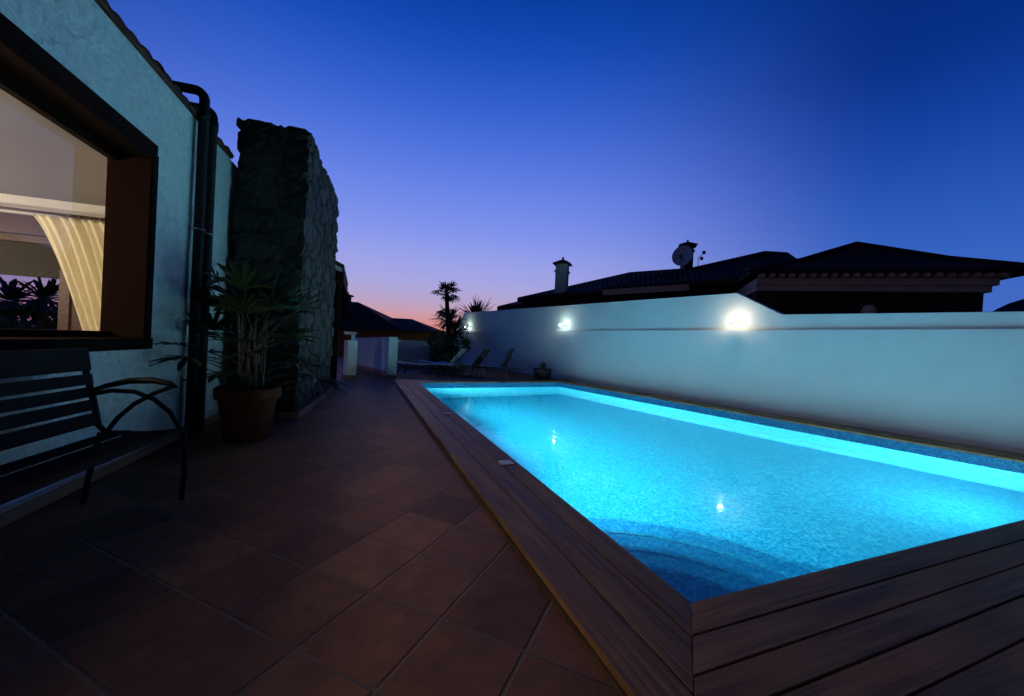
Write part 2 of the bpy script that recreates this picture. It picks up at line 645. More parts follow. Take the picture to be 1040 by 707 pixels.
# ------------------------------------------------------------------ deck boards
class Deck:
    def __init__(self):
        self.v, self.f, self.g = [], [], []
        self.k = 0

    def board(self, a, b, c, d, th=.028, rad=.003):
        """a->b inner edge, d->c outer edge (top z=0)"""
        self.k += 1
        ax = (b - a).normalized()
        def ins(p, q, r):
            return p
        top = [a, b, c, d]
        cen = sum(top, Vector()) / 4
        nrm = V(-ax.y, ax.x, 0)
        ring0 = []
        for p in top:
            s = 1 if (p - cen).dot(nrm) > 0 else -1
            ring0.append(p - nrm * s * rad)
        o = len(self.v)
        zj = random.uniform(-.0012, .0012)
        for ring, dz in ((ring0, 0), (top, -rad), (top, -th)):
            for p in ring:
                self.v.append((p.x, p.y, dz + zj))
                self.g.append(((p - a).dot(ax) + self.k * 3.7, (p - a).dot(nrm), self.k * 1.0))
        flip = (b - a).cross(d - a).z < 0
        fs = [(0, 1, 2, 3)]
        for l in (0, 4):
            for i in range(4):
                fs.append((l + i, l + 4 + i, l + 4 + (i + 1) % 4, l + (i + 1) % 4))
        fs = [tuple(reversed(f)) if flip else f for f in fs]
        self.f += [tuple(i + o for i in f) for f in fs]

    def build(self):
        me = bpy.data.meshes.new('deck')
        me.from_pydata(self.v, [], self.f)
        at = me.attributes.new('grain', 'FLOAT_VECTOR', 'POINT')
        at.data.foreach_set('vector', [x for g in self.g for x in g])
        me.materials.append(M['deck'])
        ob = bpy.data.objects.new('deck', me)
        COL.objects.link(ob)
        return ob


dk = Deck()
g = .004
miter = lambda t: V(NL.x - t * 1.0, NL.y - t * 1.0, 0)
xs = [1.413 + .012, 1.262, 1.066, .870]
YB = 10.72
for i in range(3):
    xa, xb = xs[i] - (g if i else 0), xs[i + 1] + g
    ya, yb = NL.y - (NL.x - xa), NL.y - (NL.x - xb)
    cuts = [None, 4.2 + i * 1.7, 8.3 - i * .4, YB]
    lo = None
    for c0, c1 in zip(cuts[:-1], cuts[1:]):
        a0 = (ya + .003) if c0 is None else c0 + .002
        b0 = (yb + .003) if c0 is None else c0 + .002
        dxa = .004 * (a0 - 1.3) / 1.0 * 1.03
        sl = lambda x, y: V(x + (y - 1.288) * .0041, y, 0)
        dk.board(sl(xa, a0), sl(xa, c1 - .002), sl(xb, c1 - .002), sl(xb, b0))
# near side boards, running along X
ys = [1.288 + .010, 1.141, .991, .848, .702, .556, .41, .264, .118, -.03, -.18, -.33]
for i in range(len(ys) - 1):
    y0, y1 = ys[i] - (g if i else 0), ys[i + 1] + g
    if i < 3:
        xa, xb = NL.x - (NL.y - y0), NL.x - (NL.y - y1)
    else:
        xa = xb = .875
    cuts = [None, 5.2 + (i * 1.37) % 2.2, 8.9]
    for c0, c1 in zip(cuts[:-1], cuts[1:]):
        a0 = xa + .003 if c0 is None else c0 + .002
        b0 = xb + .003 if c0 is None else c0 + .002
        dk.board(V(a0, y0, 0), V(c1 - .002, y0, 0), V(c1 - .002, y1, 0), V(b0, y1, 0))
# right coping up to the garden wall, and far coping
rd = (FR - NR).normalized()
rn = V(rd.y, -rd.x, 0)
for k in range(4):
    w0, w1 = -.012 + k * .165 + (g if k else 0), -.012 + (k + 1) * .165 - g
    a = NR + rn * w0
    b = FR + rn * w0 + rd * (w0 + .2)
    d = NR + rn * w1
    c = FR + rn * w1 + rd * (w1 + .2)
    dk.board(a, b, c, d)
fd = (FR - FL).normalized()
fn = V(-fd.y, fd.x, 0)
for k in range(3):
    w0, w1 = -.012 + k * .15 + (g if k else 0), -.012 + (k + 1) * .15 - g
    dk.board(FL + fn * w0 + fd * .02, FR + fn * w0 - fd * .02, FR + fn * w1 - fd * .02, FL + fn * w1 + fd * .02)
tag(dk.build(), kind='structure')
# bearers and mortar bed under the boards
mb = MB()
mb.box((.892, -.4, TZ - .03), (1.405, 10.7, -.029))
mb.box((1.405, -.4, TZ - .03), (8.6, 1.280, -.029))
mb.prism([NR + rn * .03 + rd * .02 - Z * .08, FR + rn * .03 - Z * .08, FR + rn * .60 + rd * .2 - Z * .08, NR + rn * .60 + rd * .02 - Z * .08], (0, 0, .051))
mb.prism([FL + fn * .01 - Z * .08, FR + fn * .01 - Z * .08, FR + fn * .43 - Z * .08, FL + fn * .43 - Z * .08], (0, 0, .051))
tag(mb.build('deck_bed', M['cement']), kind='structure')

# yellowish worn wooden trim pieces along the foot of the deck
M['trim'] = mat('worn_yellow_trim', (.11, .065, .02), .8, var=.85, vscale=6, stretch=(1, .6, 1))
mb = MB()
mb.box((.862, .2, TZ + .002), (.888, 10.6, TZ + .021))
tag(mb.build('deck_trim', M['trim']), 'worn yellowish strip of trim along the foot of the wooden deck', 'trim')

# white lids in the deck
for (x, y), lb in (((1.322, 3.373), 'white square lid in the wooden deck edge, nearer to the bench'), ((1.312, 5.86), 'small white lid in the wooden deck edge, farther along the pool')):
    r0 = empty('deck_lid', (x, y, 0), lb, 'lid', 'white lids set in the pool deck')
    mb = MB()
    mb.box((-.06, -.06, .0), (.06, .06, .007))
    local(mb, 'lid_plate', M['lid'], r0, bevel=.003)
    mb = MB()
    mb.lathe([(.0, .0095), (.03, .0095), (.032, .008), (.032, .006)], (0, 0, 0), 20)
    local(mb, 'lid_knob', M['lid'], r0)

# ------------------------------------------------------------------ underwater lamps
M['pool_light'] = emit('pool_lamp_glow', (.90, .97, 1.0), 3500)
M['pool_fill_light'] = emit('pool_fill_glow', (.88, .97, 1.0), 1500)
def pool_lamp(p, nrm, lb, mk='pool_light'):
    nrm = nrm.normalized()
    r0 = empty('pool_light', p, lb, 'pool light', 'lamps set in the pool walls under water')
    r0.rotation_euler = nrm.to_track_quat('Z', 'Y').to_euler()
    local(MB().lathe([(.17, 0), (.17, .018), (.15, .03), (.125, .03), (.12, .02)], (0, 0, 0), 32), 'lamp_ring', M['steel'], r0, smooth=True)
    mb = MB()
    mb.lathe([(.0, .024), (.06, .022), (.12, .012)], (0, 0, 0), 32)
    mb.f = [tuple(reversed(f)) for f in mb.f] if False else mb.f
    local(mb, 'lamp_lens', M[mk], r0)
for y, lb in ((3.95, 'lit lamp under water in the deck side pool wall, below the nearer white lid'), (6.15, 'lit lamp under water in the deck side pool wall, below the farther white lid'),
              (8.45, 'lit lamp under water in the deck side pool wall, nearest the loungers')):
    pool_lamp(V(1.413 + (y - 1.288) * .0041 + .002, y, -.46), V(1, 0, .55), lb)
pool_lamp(V(6.2, 1.288 + .004, -.46), V(0, 1, .42), 'added unseen fill lamp under water in the near end pool wall', 'pool_fill_light')  # added fill lamp, out of sight, evens out the light on the pool floor

# ------------------------------------------------------------------ garden wall
gw = empty('garden_wall', Wp(6, 0, TZ), 'long white garden wall with a ledge and three lamps behind the pool', 'wall')
mb = MB()
S0, S1 = -5.5, 19.75
mb.prism([Wp(S0, 0, TZ), Wp(S1, 0, TZ), Wp(S1, 0, 1.685), Wp(S0, 0, 1.685)], -WN * .30)
mb.build('wall_base', M['paint'], gw, bevel=.012)
mb = MB()
mb.prism([Wp(S0, -.09, 1.66), Wp(S1 - .05, -.09, 1.66), Wp(18.75, -.09, 2.68), Wp(4.05, -.09, 2.52), Wp(3.1, -.09, 2.0), Wp(S0, -.09, 1.80)], -WN * .17)
mb.build('wall_parapet', M['paint'], gw, bevel=.012)

# wall lamps
def wall_lamp(s, z, mt, lb):
    r0 = empty('wall_lamp', Wp(s, -.09, z), lb, 'lamp', 'lit lamps along the garden wall')
    lx = Z.cross(WN).normalized()
    q = Matrix(((lx.x, 0, WN.x), (lx.y, 0, WN.y), (lx.z, 1, WN.z))).to_euler()
    r0.rotation_euler = q
    # local z out of wall, local y up
    local(MB().lathe([(0, .0), (.055, .0), (.055, .014), (.03, .022), (0, .022)], (0, 0, 0), 20), 'back_plate', M['lid'], r0, smooth=True)
    a = local(MB().tube([(0, 0, .02), (0, 0, .20), (0, -.015, .255), (0, -.055, .27)], .009, 8), 'arm', M['lid'], r0)
    mb = MB()
    for k in range(9):
        pass
    prof = [(.0, -.024), (.018, -.020), (.028, -.008), (.030, .004), (.025, .018), (.013, .027), (.0, .029)]
    vs = MB().lathe(prof, (0, 0, 0), 20)
    vs.v = [(x, z2 + .0, y2 + .27) for x, y2, z2 in vs.v]
    local(vs, 'bulb', mt, r0, smooth=True)
    hood = MB().lathe([(.0, -.062), (.030, -.060), (.034, -.030), (.020, -.024)], (0, 0, 0), 20)
    hood.v = [(x, z2, y2 + .27) for x, y2, z2 in hood.v]
    local(hood, 'lamp_base', M['lid'], r0, smooth=True)
M['bulb_cool'] = emit('cool_bulb', (.74, 1.0, .92), 240)
M['bulb_warm'] = emit('warm_bulb', (1.0, .87, .62), 260)
wall_lamp(18.0, 1.86, M['bulb_cool'], 'lit wall lamp at the far end of the garden wall above the loungers')
wall_lamp(10.0, 1.86, M['bulb_cool'], 'lit wall lamp in the middle of the garden wall, cool white')
wall_lamp(3.99, 1.86, M['bulb_warm'], 'brightest lit lamp, warm, where the garden wall steps down')

# ------------------------------------------------------------------ house on the left
hs = empty('house', H(2, 0, TZ), 'white stuccoed house with a large dark framed window beside the terrace', 'house')
ya, yb, za, zb = .6, 4.30, .955, 2.60        # window opening
E0, E1 = -4.0, 9.0                           # wall extents
EZ = 3.26
TH = .27
def hwall(mb, s0, s1, z0, z1):
    mb.prism([H(s0, 0, z0), H(s1, 0, z0), H(s1, 0, z1), H(s0, 0, z1)], -HN * TH)
mb = MB()
# one wall with an opening: outer face grid
def ringwall(mb, o):
    a = [H(E0, o, TZ), H(E1, o, TZ), H(E1, o, EZ), H(E0, o, EZ)]
    b = [H(ya, o, za), H(yb, o, za), H(yb, o, zb), H(ya, o, zb)]
    f = [(0, 1, 5, 4), (1, 2, 6, 5), (2, 3, 7, 6), (3, 0, 4, 7)]
    return a + b, f
v0, f0 = ringwall(mb, 0)
mb.add(v0, f0)
v1, f1 = ringwall(mb, -TH)
mb.add(v1, [tuple(reversed(f)) for f in f1])
mb.add(v0[4:] + v1[4:], [(0, 1, 5, 4), (1, 2, 6, 5), (2, 3, 7, 6), (3, 0, 4, 7)])
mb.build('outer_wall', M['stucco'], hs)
# skirting
mb = MB()
mb.prism([H(E0, 0.001, TZ), H(E1, 0.001, TZ), H(E1, 0.001, .032), H(E0, 0.001, .032)], HN * .018)
sk = mb.build('skirting', M['plinth'], hs)
mb = MB()
mb.prism([H(E0, 0.001, .0325), H(E1, 0.001, .0325), H(E1, .001, .045), H(E0, .001, .045)], HN * .021)
mb.build('skirting_edge', M['cement'], sk)
# window
win = MB()
def bar(mb, s0, s1, o0, o1, z0, z1):
    mb.prism([H(s0, o0, z0), H(s1, o0, z0), H(s1, o0, z1), H(s0, o0, z1)], HN * (o1 - o0))
fw = .075
# architrave proud of the wall
bar(win, ya - fw, yb + .035, -.02, .022, zb - .03, zb + .055)
bar(win, yb - .03, yb + .055, -.02, .0215, za - .03, zb - .03)
bar(win, ya - fw, ya + .03, -.02, .0215, za - .03, zb - .03)
# deep lining
bar(win, ya + .03, yb - .03, -TH - .01, .012, zb - .085, zb - .001)
bar(win, yb - .045, yb - .001, -TH - .011, .013, za + .03, zb - .086)
bar(win, ya + .001, ya + .045, -TH - .011, .013, za + .03, zb - .086)
# sash frame by the room
bar(win, ya + .046, yb - .046, -TH, -TH + .06, zb - .15, zb - .086)
bar(win, ya + .046, yb - .046, -TH, -TH + .06, za + .03, za + .075)
wf = win.build('window', M['wood_dark'], hs, bevel=.004)
sl = MB()
bar(sl, ya - .02, yb + .055, -TH - .01, .035, za - .062, za + .029)
sl.build('sill', M['wood_dark'], wf, bevel=.004)
pn = MB()
pn.add([H(ya + .046, -TH + .03, za + .075), H(yb - .046, -TH + .03, za + .075), H(yb - .046, -TH + .03, zb - .15), H(ya + .046, -TH + .03, zb - .15)], [(0, 1, 2, 3)])
pn.build('pane', M['pane'], wf)
# roof: slab + row of curved tile ends along the eave
rf = MB()
rf.prism([H(E0, .03, EZ), H(E0, -4.3, EZ + .95), H(E0, -8.6, EZ), H(E0, -8.6, EZ + .08), H(E0, -4.3, EZ + 1.05), H(E0, .03, EZ + .05)], HD * (6.0 - E0))
roof = rf.build('roof', M['rooftile'], hs)
te = MB()
s = E0
sl_ = V(0, 0, .20)
while s < 6.0:
    dz = random.uniform(-.006, .008)
    do = random.uniform(-.012, .012)
    n = 8
    out, inn = [], []
    for k in range(n + 1):
        a = math.pi * k / n
        for R0, lst in ((.080, out), (.068, inn)):
            lst.append((s + .085 - R0 * math.cos(a), R0 * math.sin(a) * .40))
    vs = []
    for oo, zo in ((.045 + do, EZ + .03 + dz), (-.35, EZ + .12 + dz)):
        for p in out: vs.append(H(p[0], oo, zo + p[1]))
        for p in inn: vs.append(H(p[0], oo, zo + p[1]))
    q = n + 1
    fs = []
    for k in range(n):
        fs.append((k, k + 1, 2 * q + k + 1, 2 * q + k))
        fs.append((q + k, 2 * q + q + k, 2 * q + q + k + 1, q + k + 1))
        fs.append((k, q + k, q + k + 1, k + 1))
    te.add(vs, fs)
    s += .17
te.build('eave_tiles', M['rooftile'], roof)
# room behind the window
RX = 3.9      # room depth
R1 = 6.25     # far end wall of the room
rm = MB()
rm.add([H(E0, -TH - .001, TZ + .05), H(R1, -TH - .001, TZ + .05), H(R1, -RX, TZ + .05), H(E0, -RX, TZ + .05)], [(0, 1, 2, 3)])
rm.build('room_floor', M['room_floor'], hs)
rm = MB()
rm.add([H(E0, -TH - .001, 2.52), H(R1, -TH - .001, 2.52), H(R1, -RX, 2.52), H(E0, -RX, 2.52)], [(0, 3, 2, 1)])
rm.build('room_ceiling', M['ceiling'], hs)
rw = MB()
rw.prism([H(E0, -RX, TZ), H(R1, -RX, TZ), H(R1, -RX, EZ), H(E0, -RX, EZ)], -HN * .2)      # side away from the pool
rw.prism([H(E0, -RX, TZ), H(E0, -TH, TZ), H(E0, -TH, EZ), H(E0, -RX, EZ)], -HD * .2)      # behind the camera
# end wall with a window opening
oa, ob, oz0, oz1 = -3.75, -.75, .9, 2.10
def endbox(o0, o1, z0, z1, y0=R1, t=.22, mb=rw):
    mb.prism([H(y0, o0, z0), H(y0, o1, z0), H(y0, o1, z1), H(y0, o0, z1)], HD * t)
endbox(-RX, oa, TZ, EZ)
endbox(ob, -TH - .001, TZ, EZ)
endbox(oa, ob, oz1, EZ)
endbox(oa, ob, TZ, oz0)
rw.build('room_walls', M['room_wall'], hs)
iw = MB()
endbox(oa, ob, oz1 - .02, oz1 + .20, R1 - .035, .03, iw)      # lintel beam
endbox(oa, ob, oz0 - .03, oz0 + .06, R1 - .035, .24, iw)
endbox(ob - .08, ob, oz0 + .06, oz1 - .02, R1 - .03, .2, iw)
endbox(-1.78, -1.68, oz0 + .06, oz1 - .02, R1 + .05, .08, iw)
endbox(oa, ob - .08, oz1 - .10, oz1 - .02, R1 + .05, .08, iw)
endbox(-1.68, ob - .08, oz0 + .06, oz1 - .10, R1 + .07, .03, iw)
iw.build('rear_window', M['wood_brown'], hs)
M['blind'] = mat('rolled_blind', (.03, .025, .022), .8)
bl = MB()
endbox(oa, ob - .08, oz1 - .50, oz1 - .10, R1 + .10, .02, bl)
bl.build('rear_blind', M['blind'], hs)

# curtain on its rod, in the room
cr = empty('curtain_rod', H(R1 - .14, -2.2, 2.33), 'thin curtain rod under the ceiling of the lit room', 'curtain rod')
mb = MB()
mb.tube([H(R1 - .14, -3.8, 2.33), H(R1 - .14, -.42, 2.33)], .016, 10)
mb.build('rod', M['wood_brown'], cr, smooth=True)
mb = MB()
for o in (-3.7, -2.35, -.5):
    mb = MB()
    mb.tube([H(R1 - .14, o, 2.33), H(R1 - .0, o, 2.33)], .010, 8)
mb.build('bracket', M['steel'], cr)
mb = MB()
for k in range(12):
    o = -1.60 + k * .098
    c = H(R1 - .14, o, 2.322)
    vs, fs = [], []
    for i in range(14):
        a = 2 * math.pi * i / 14
        rad = HD * math.cos(a) + Z * math.sin(a)
        for j in range(6):
            b = 2 * math.pi * j / 6
            vs.append(c + rad * (.026 + .0035 * math.cos(b)) + HN * (.0035 * math.sin(b)))
            i2, j2 = (i + 1) % 14, (j + 1) % 6
            fs.append((i * 6 + j, i2 * 6 + j, i2 * 6 + j2, i * 6 + j2))
    MB().add(vs, fs).build('ring', M['steel'], cr, smooth=True)
mb = MB()
nu, nv = 90, 40
vs, fs = [], []
for j in range(nv + 1):
    v = j / nv
    z = 2.295 - v * 1.42
    # left border sweeps to the right towards the bottom (gathered by a tie)
    t = v ** 1.15
    l = -1.93 + .52 * v ** .75
    r = -.46 + .02 * math.sin(v * 3)
    for i in range(nu + 1):
        u = i / nu
        o = l + (r - l) * u
        amp = .028 + .02 * v
        ph = 2.2 * mathutils.noise.noise(V(u * 3.1, v * .7, 4.2)) + 1.1 * mathutils.noise.noise(V(u * 9, v * 1.3, 1.7))
        y = amp * (.55 + .7 * abs(mathutils.noise.noise(V(u * 6, 2.2, v * .5)))) * math.sin(ph + u * 2 * math.pi * 15 + .8 * math.sin(v * 2.2 + u * 5)) + .012 * math.sin(u * 47 + v * 3)
        vs.append(H(R1 - .15 + y, o, z))
for j in range(nv):
    for i in range(nu):
        k = j * (nu + 1) + i
        fs.append((k, k + 1, k + nu + 2, k + nu + 1))
cu = MB().add(vs, fs).build('curtain', M['curtain'], smooth=True)
so = cu.modifiers.new('thick', 'SOLIDIFY')
so.thickness = .004
tag(cu, 'cream curtain gathered to one side inside the lit room', 'curtain')
# ceiling lamp lighting the room (out of view, above the sofa end)
M['room_bulb'] = emit('room_lamp_glow', (1.0, .84, .62), 200)
M['room_bulb_bright'] = emit('bright_room_lamp_glow', (1.0, .80, .58), 165)
def pendant(s, o, z, mk, lb, k=1.0):
    cl = empty('pendant_lamp', H(s, o, 2.52), lb, 'lamp')
    lc = H(s, o, z)
    d = 2.52 - z
    MB().lathe([(0, d - .025), (.05, d - .025), (.055, d - .003), (0, d - .003)], lc, 20).build('ceiling_rose', M['steel'], cl)
    MB().tube([lc + Z * .08, lc + Z * (d - .02)], .005, 6).build('cord', M['frame_dark'], cl)
    MB().lathe([(k * a_, k * b_) for a_, b_ in ((.001, -.10), (.05, -.088), (.088, -.05), (.10, 0), (.085, .05), (.05, .085), (.001, .10))], lc, 20).build('globe', M[mk], cl, smooth=True)
pendant(4.9, -3.0, 1.72, 'room_bulb', 'dimmer globe lamp hanging deep in the room, near the curtain')
pendant(2.2, -1.5, 1.88, 'room_bulb_bright', 'brighter globe lamp hanging in the room close to the big window', 1.6)

# ------------------------------------------------------------------ drainpipes
for (s, o, top, back, lb) in ((5.22, .085, 3.47, -.30, 'black drainpipe bending over the eave, nearer the chimney'), (5.03, .075, 3.56, -.30, 'black drainpipe bending over the eave, nearer the window')):
    r0 = empty('drainpipe', H(s, o, TZ), lb, 'pipe', 'black drainpipes on the house wall')
    pts = [H(s, o, TZ + .02), H(s, o, 1), H(s, o, 2), H(s, o, top - .10)]
    for k in range(1, 9):
        a = math.pi / 2 * k / 8
        pts.append(H(s, o - .09 * (1 - math.cos(a)), top - .10 + .09 * math.sin(a)))
    pts.append(H(s, back, top - .015))
    MB().tube(pts, .046, 16).build('pipe', M['pipe'], r0, smooth=True)
    for z in (.55, 2.12):
        mb = MB()
        ring = [H(s, o, z) + HN * ((.050) * math.cos(a)) + HD * (.050 * math.sin(a)) for a in [2 * math.pi * i / 20 for i in range(21)]]
        mb.tube(ring, .008, 6, cap=False)
        mb.tube([H(s, 0, z), H(s, o - .05, z)], .008, 6)
        mb.build('clamp', M['steel'] if z > 1 else M['pipe'], r0)
    MB().tube([H(s, o, 3.24), H(s, o, 3.34)], .053, 16).build('collar', M['pipe'], r0, smooth=True)

# ------------------------------------------------------------------ stone chimney
c0 = V(-.752, 5.94, 0)
cd = V(.0908, .9959, 0).normalized()
cn = V(cd.y, -cd.x, 0)
def Cc(a, o, z):
    """a along the depth, o outwards from the pool-side face"""
    return c0 + cd * a + cn * o + Z * z
ch = empty('stone_chimney', Cc(1, -.4, TZ), 'tall broad chimney clad in dark stone at the corner of the house', 'chimney')
# irregular stone block: subdivided faces pushed in and out
import mathutils
def stone_block(w, dpt, z0, z1, cell=.036):
    bm = bmesh.new()
    la = bm.verts.layers.float_color.new('stone')
    nx, ny, nz = int(w / cell), int(dpt / cell), int((z1 - z0) / cell)
    cache = {}
    def vert(i, j, k):
        if (i, j, k) in cache: return cache[(i, j, k)]
        a, o, z = dpt * j / ny, -w + w * i / nx, z0 + (z1 - z0) * k / nz
        q = V(a * 2.9, o * 2.9, z * 4.1)
        q += V(mathutils.noise.noise(q * 1.7), mathutils.noise.noise(q * 1.7 + V(9, 0, 0)), mathutils.noise.noise(q * 1.7 + V(0, 9, 0))) * .22
        ds, ps = mathutils.noise.voronoi(q)
        e = min(1.0, max(0.0, (ds[1] - ds[0]) / .16))
        e = e * e * (3 - 2 * e)
        rnd = mathutils.noise.cell(ps[0] * 7.7)
        d = -.018 + e * (.030 + .018 * rnd) + .008 * mathutils.noise.noise(V(a, o, z) * 17)
        da = dz = do = 0
        if j in (0, ny): da = -d if j == 0 else d
        if i in (0, nx): do = -d if i == 0 else d
        if k == nz: dz = d * .5
        v = bm.verts.new(Cc(a + da, o + do, z + dz))
        v[la] = (abs(rnd) % 1, e, 0, 1)
        cache[(i, j, k)] = v
        return v
    def q(*ids):
        bm.faces.new([vert(*t) for t in ids])
    for i in range(nx):
        for k in range(nz):
            q((i, 0, k), (i + 1, 0, k), (i + 1, 0, k + 1), (i, 0, k + 1))
            q((i, ny, k), (i, ny, k + 1), (i + 1, ny, k + 1), (i + 1, ny, k))
    for j in range(ny):
        for k in range(nz):
            q((nx, j, k), (nx, j + 1, k), (nx, j + 1, k + 1), (nx, j, k + 1))
            q((0, j, k), (0, j, k + 1), (0, j + 1, k + 1), (0, j + 1, k))
    for i in range(nx):
        for j in range(ny):
            q((i, j, nz), (i + 1, j, nz), (i + 1, j + 1, nz), (i, j + 1, nz))
    me = bpy.data.meshes.new('stone_body')
    bm.normal_update()
    bm.to_mesh(me)
    bm.free()
    me.materials.append(M['stone'])
    o = bpy.data.objects.new('stone_body', me)
    COL.objects.link(o)
    o.parent = ch
    o.matrix_parent_inverse = parent_world(ch).inverted()
    return o
stone_block(.80, 2.72, TZ, 3.80)
mb = MB()
mb.prism([Cc(-.035, .045, TZ + .001), Cc(2.76, .045, TZ + .001), Cc(2.76, .045, .045), Cc(-.035, .045, .045)], cn * .02)
mb.prism([Cc(-.065, .065, TZ + .001), Cc(-.065, -.80, TZ + .001), Cc(-.065, -.80, .045), Cc(-.065, .065, .045)], cd * .02)
mb.build('kerb', M['plinth'], ch)

# ------------------------------------------------------------------ porch behind the chimney
po = empty('porch', V(-.6, 10.2, TZ), 'dark wooden porch roof on a post behind the stone chimney', 'porch')
mb = MB()
mb.prism([V(-3.2, 9.0, 3.76), V(-.36, 9.0, 2.50), V(-.36, 9.0, 2.58), V(-3.2, 9.0, 3.86)], (.0, 3.2, 0))
mb.build('porch_roof', M['rooftile'], po)
M['soffit'] = mat('white_soffit', (.55, .52, .5), .8)
mb = MB()
mb.prism([V(-3.2, 8.985, 3.66), V(-.40, 8.985, 2.42), V(-.40, 8.985, 2.50), V(-3.2, 8.985, 3.75)], (0, .012, 0))
mb.build('barge_board', M['soffit'], po)
mb = MB()
mb.box((-.64, 9.02, 2.24), (-.36, 12.1, 2.44))
mb.build('beam', M['wood_dark'], po)
mb = MB()
mb.box((-.56, 9.30, TZ), (-.42, 9.44, 2.30))
mb.build('post', M['wood_dark'], po)
mb = MB()
mb.box((-.60, 9.26, TZ), (-.38, 9.48, .06))
mb.build('post_foot', M['plinth'], po)

# ------------------------------------------------------------------ bench
bn = empty('bench', V(-1.05, 3.22, TZ), 'dark metal slatted bench with curved crossing arms under the window', 'bench')
BY0, BY1 = 1.62, 3.22
def bench_x(t):      # seat/back profile: returns x,z for parameter
    return t
# seat slats (long boards), back slats
k = 0
for i in range(7):
    x = -1.06 - i * .062
    z = .432 - .022 * math.sin(math.pi * min(1, i / 5.0)) - (.004 * i)
    MB().box((x - .026, BY0, z - .012), (x + .026, BY1, z)).build('seat_slat', M['bench_slat'], bn, bevel=.004)
zs = [(.455, .53), (.548, .612), (.630, .69), (.708, .772), (.795, .932)]
for z0, z1 in zs:
    f0, f1 = (z0 - .43) / .5, (z1 - .43) / .5
    xa, xb = -1.495 - .095 * f0 ** .8, -1.495 - .095 * f1 ** .8
    MB().prism([V(xa, BY0, z0), V(xb, BY0, z1), V(xb - .018, BY0, z1), V(xa - .018, BY0, z0)], (0, BY1 - BY0, 0)).build('back_slat', M['bench_slat'], bn, bevel=.004)
for y in (BY1 - .02, BY0 + .02):
    mb = MB()
    mb.tube([V(-1.047, y, TZ), V(-1.040, y, .12), V(-1.045, y, .35), V(-1.055, y, .415)], .015, 10)
    mb.build('front_leg', M['bench'], bn, smooth=True)
    mb = MB()
    mb.tube([V(-1.575, y, TZ), V(-1.545, y, .15), V(-1.50, y, .40)], .015, 10)
    mb.build('rear_leg', M['bench'], bn, smooth=True)
    mb = MB()
    mb.tube([V(-1.05, y, .412), V(-1.25, y, .392), V(-1.47, y, .40), V(-1.512, y, .45), V(-1.54, y, .60), V(-1.585, y, .78), V(-1.612, y, .935)], .017, 10)
    mb.build('side_frame', M['bench'], bn, smooth=True)
    mb = MB()
    # arm: from the back, arching forward to the tip
    mb.tube([V(-1.555, y, .665), V(-1.48, y, .70), V(-1.36, y, .735), V(-1.24, y, .742), V(-1.14, y, .722), V(-1.10, y, .70)], [.014, .016, .02, .022, .018, .010], 10)
    # lower strut: from the seat back up to the arm tip
    mb.tube([V(-1.46, y, .42), V(-1.41, y, .50), V(-1.33, y, .585), V(-1.22, y, .66), V(-1.12, y, .705)], .014, 10)
    # hoop: from the back down to the front of the seat
    mb.tube([V(-1.55, y, .645), V(-1.45, y, .67), V(-1.33, y, .665), V(-1.22, y, .615), V(-1.13, y, .53), V(-1.075, y, .43)], .014, 10)
    mb.build('armrest', M['bench'], bn, smooth=True)

bn.rotation_euler = (0, 0, R(-6.5))

# ------------------------------------------------------------------ potted palm
pp = empty('potted_palm', V(-1.06, 4.86, TZ), 'bushy fan leaved palm in a terracotta pot beside the drainpipes', 'potted plant')
pc = V(-1.06, 4.86, TZ)
MB().lathe([(.0, .0), (.195, .0), (.205, .02), (.262, .42), (.268, .43), (.292, .435), (.300, .46), (.300, .54), (.290, .552), (.268, .55), (.262, .52), (.255, .46)], pc, 40).build('pot', M['terra'], pp, smooth=False, bevel=0)
MB().lathe([(.0, .485), (.10, .49), (.20, .478), (.258, .47)], pc, 24).build('soil', M['soil'], pp)
def blade(mb, p, d, L, w, nrm, droop):
    d = d.normalized()
    side = d.cross(nrm).normalized()
    nrm = side.cross(d)
    n = 5
    vs = []
    for i in range(n + 1):
        t = i / n
        c = p + d * (L * t) - Z * (droop * L * t * t)
        ww = w * (.35 + 1.3 * t) if t < .35 else w * (.80 if t < .95 else .45)
        ww = w * min(1, .3 + t * 2.6) * (1 if t < .82 else max(.28, 1 - (t - .82) * 4))
        vs += [c - side * ww + nrm * ww * .35, c, c + side * ww + nrm * ww * .35]
    fs = []
    for i in range(n):
        a = i * 3
        fs += [(a, a + 1, a + 4, a + 3), (a + 1, a + 2, a + 5, a + 4)]
    mb.add(vs, fs)
def fan(mb, p, axis, size, nl=8, spread=2.5):
    axis = axis.normalized()
    up = Z if abs(axis.z) < .9 else V(1, 0, 0)
    side = axis.cross(up).normalized()
    nrm = side.cross(axis).normalized()
    for k in range(nl):
        a = (k / (nl - 1) - .5) * spread + random.uniform(-.06, .06)
        d = axis * math.cos(a) + side * math.sin(a) + nrm * random.uniform(-.08, .16)
        blade(mb, p, d, size * random.uniform(.82, 1.05) * (1 - .12 * abs(a)), size * .062, nrm, random.uniform(.1, .3))
random.seed(21)
rt_h = V(.9302, -.3633, 0).normalized()
fwh = V(.3643, .9312, 0).normalized()
NF = 40
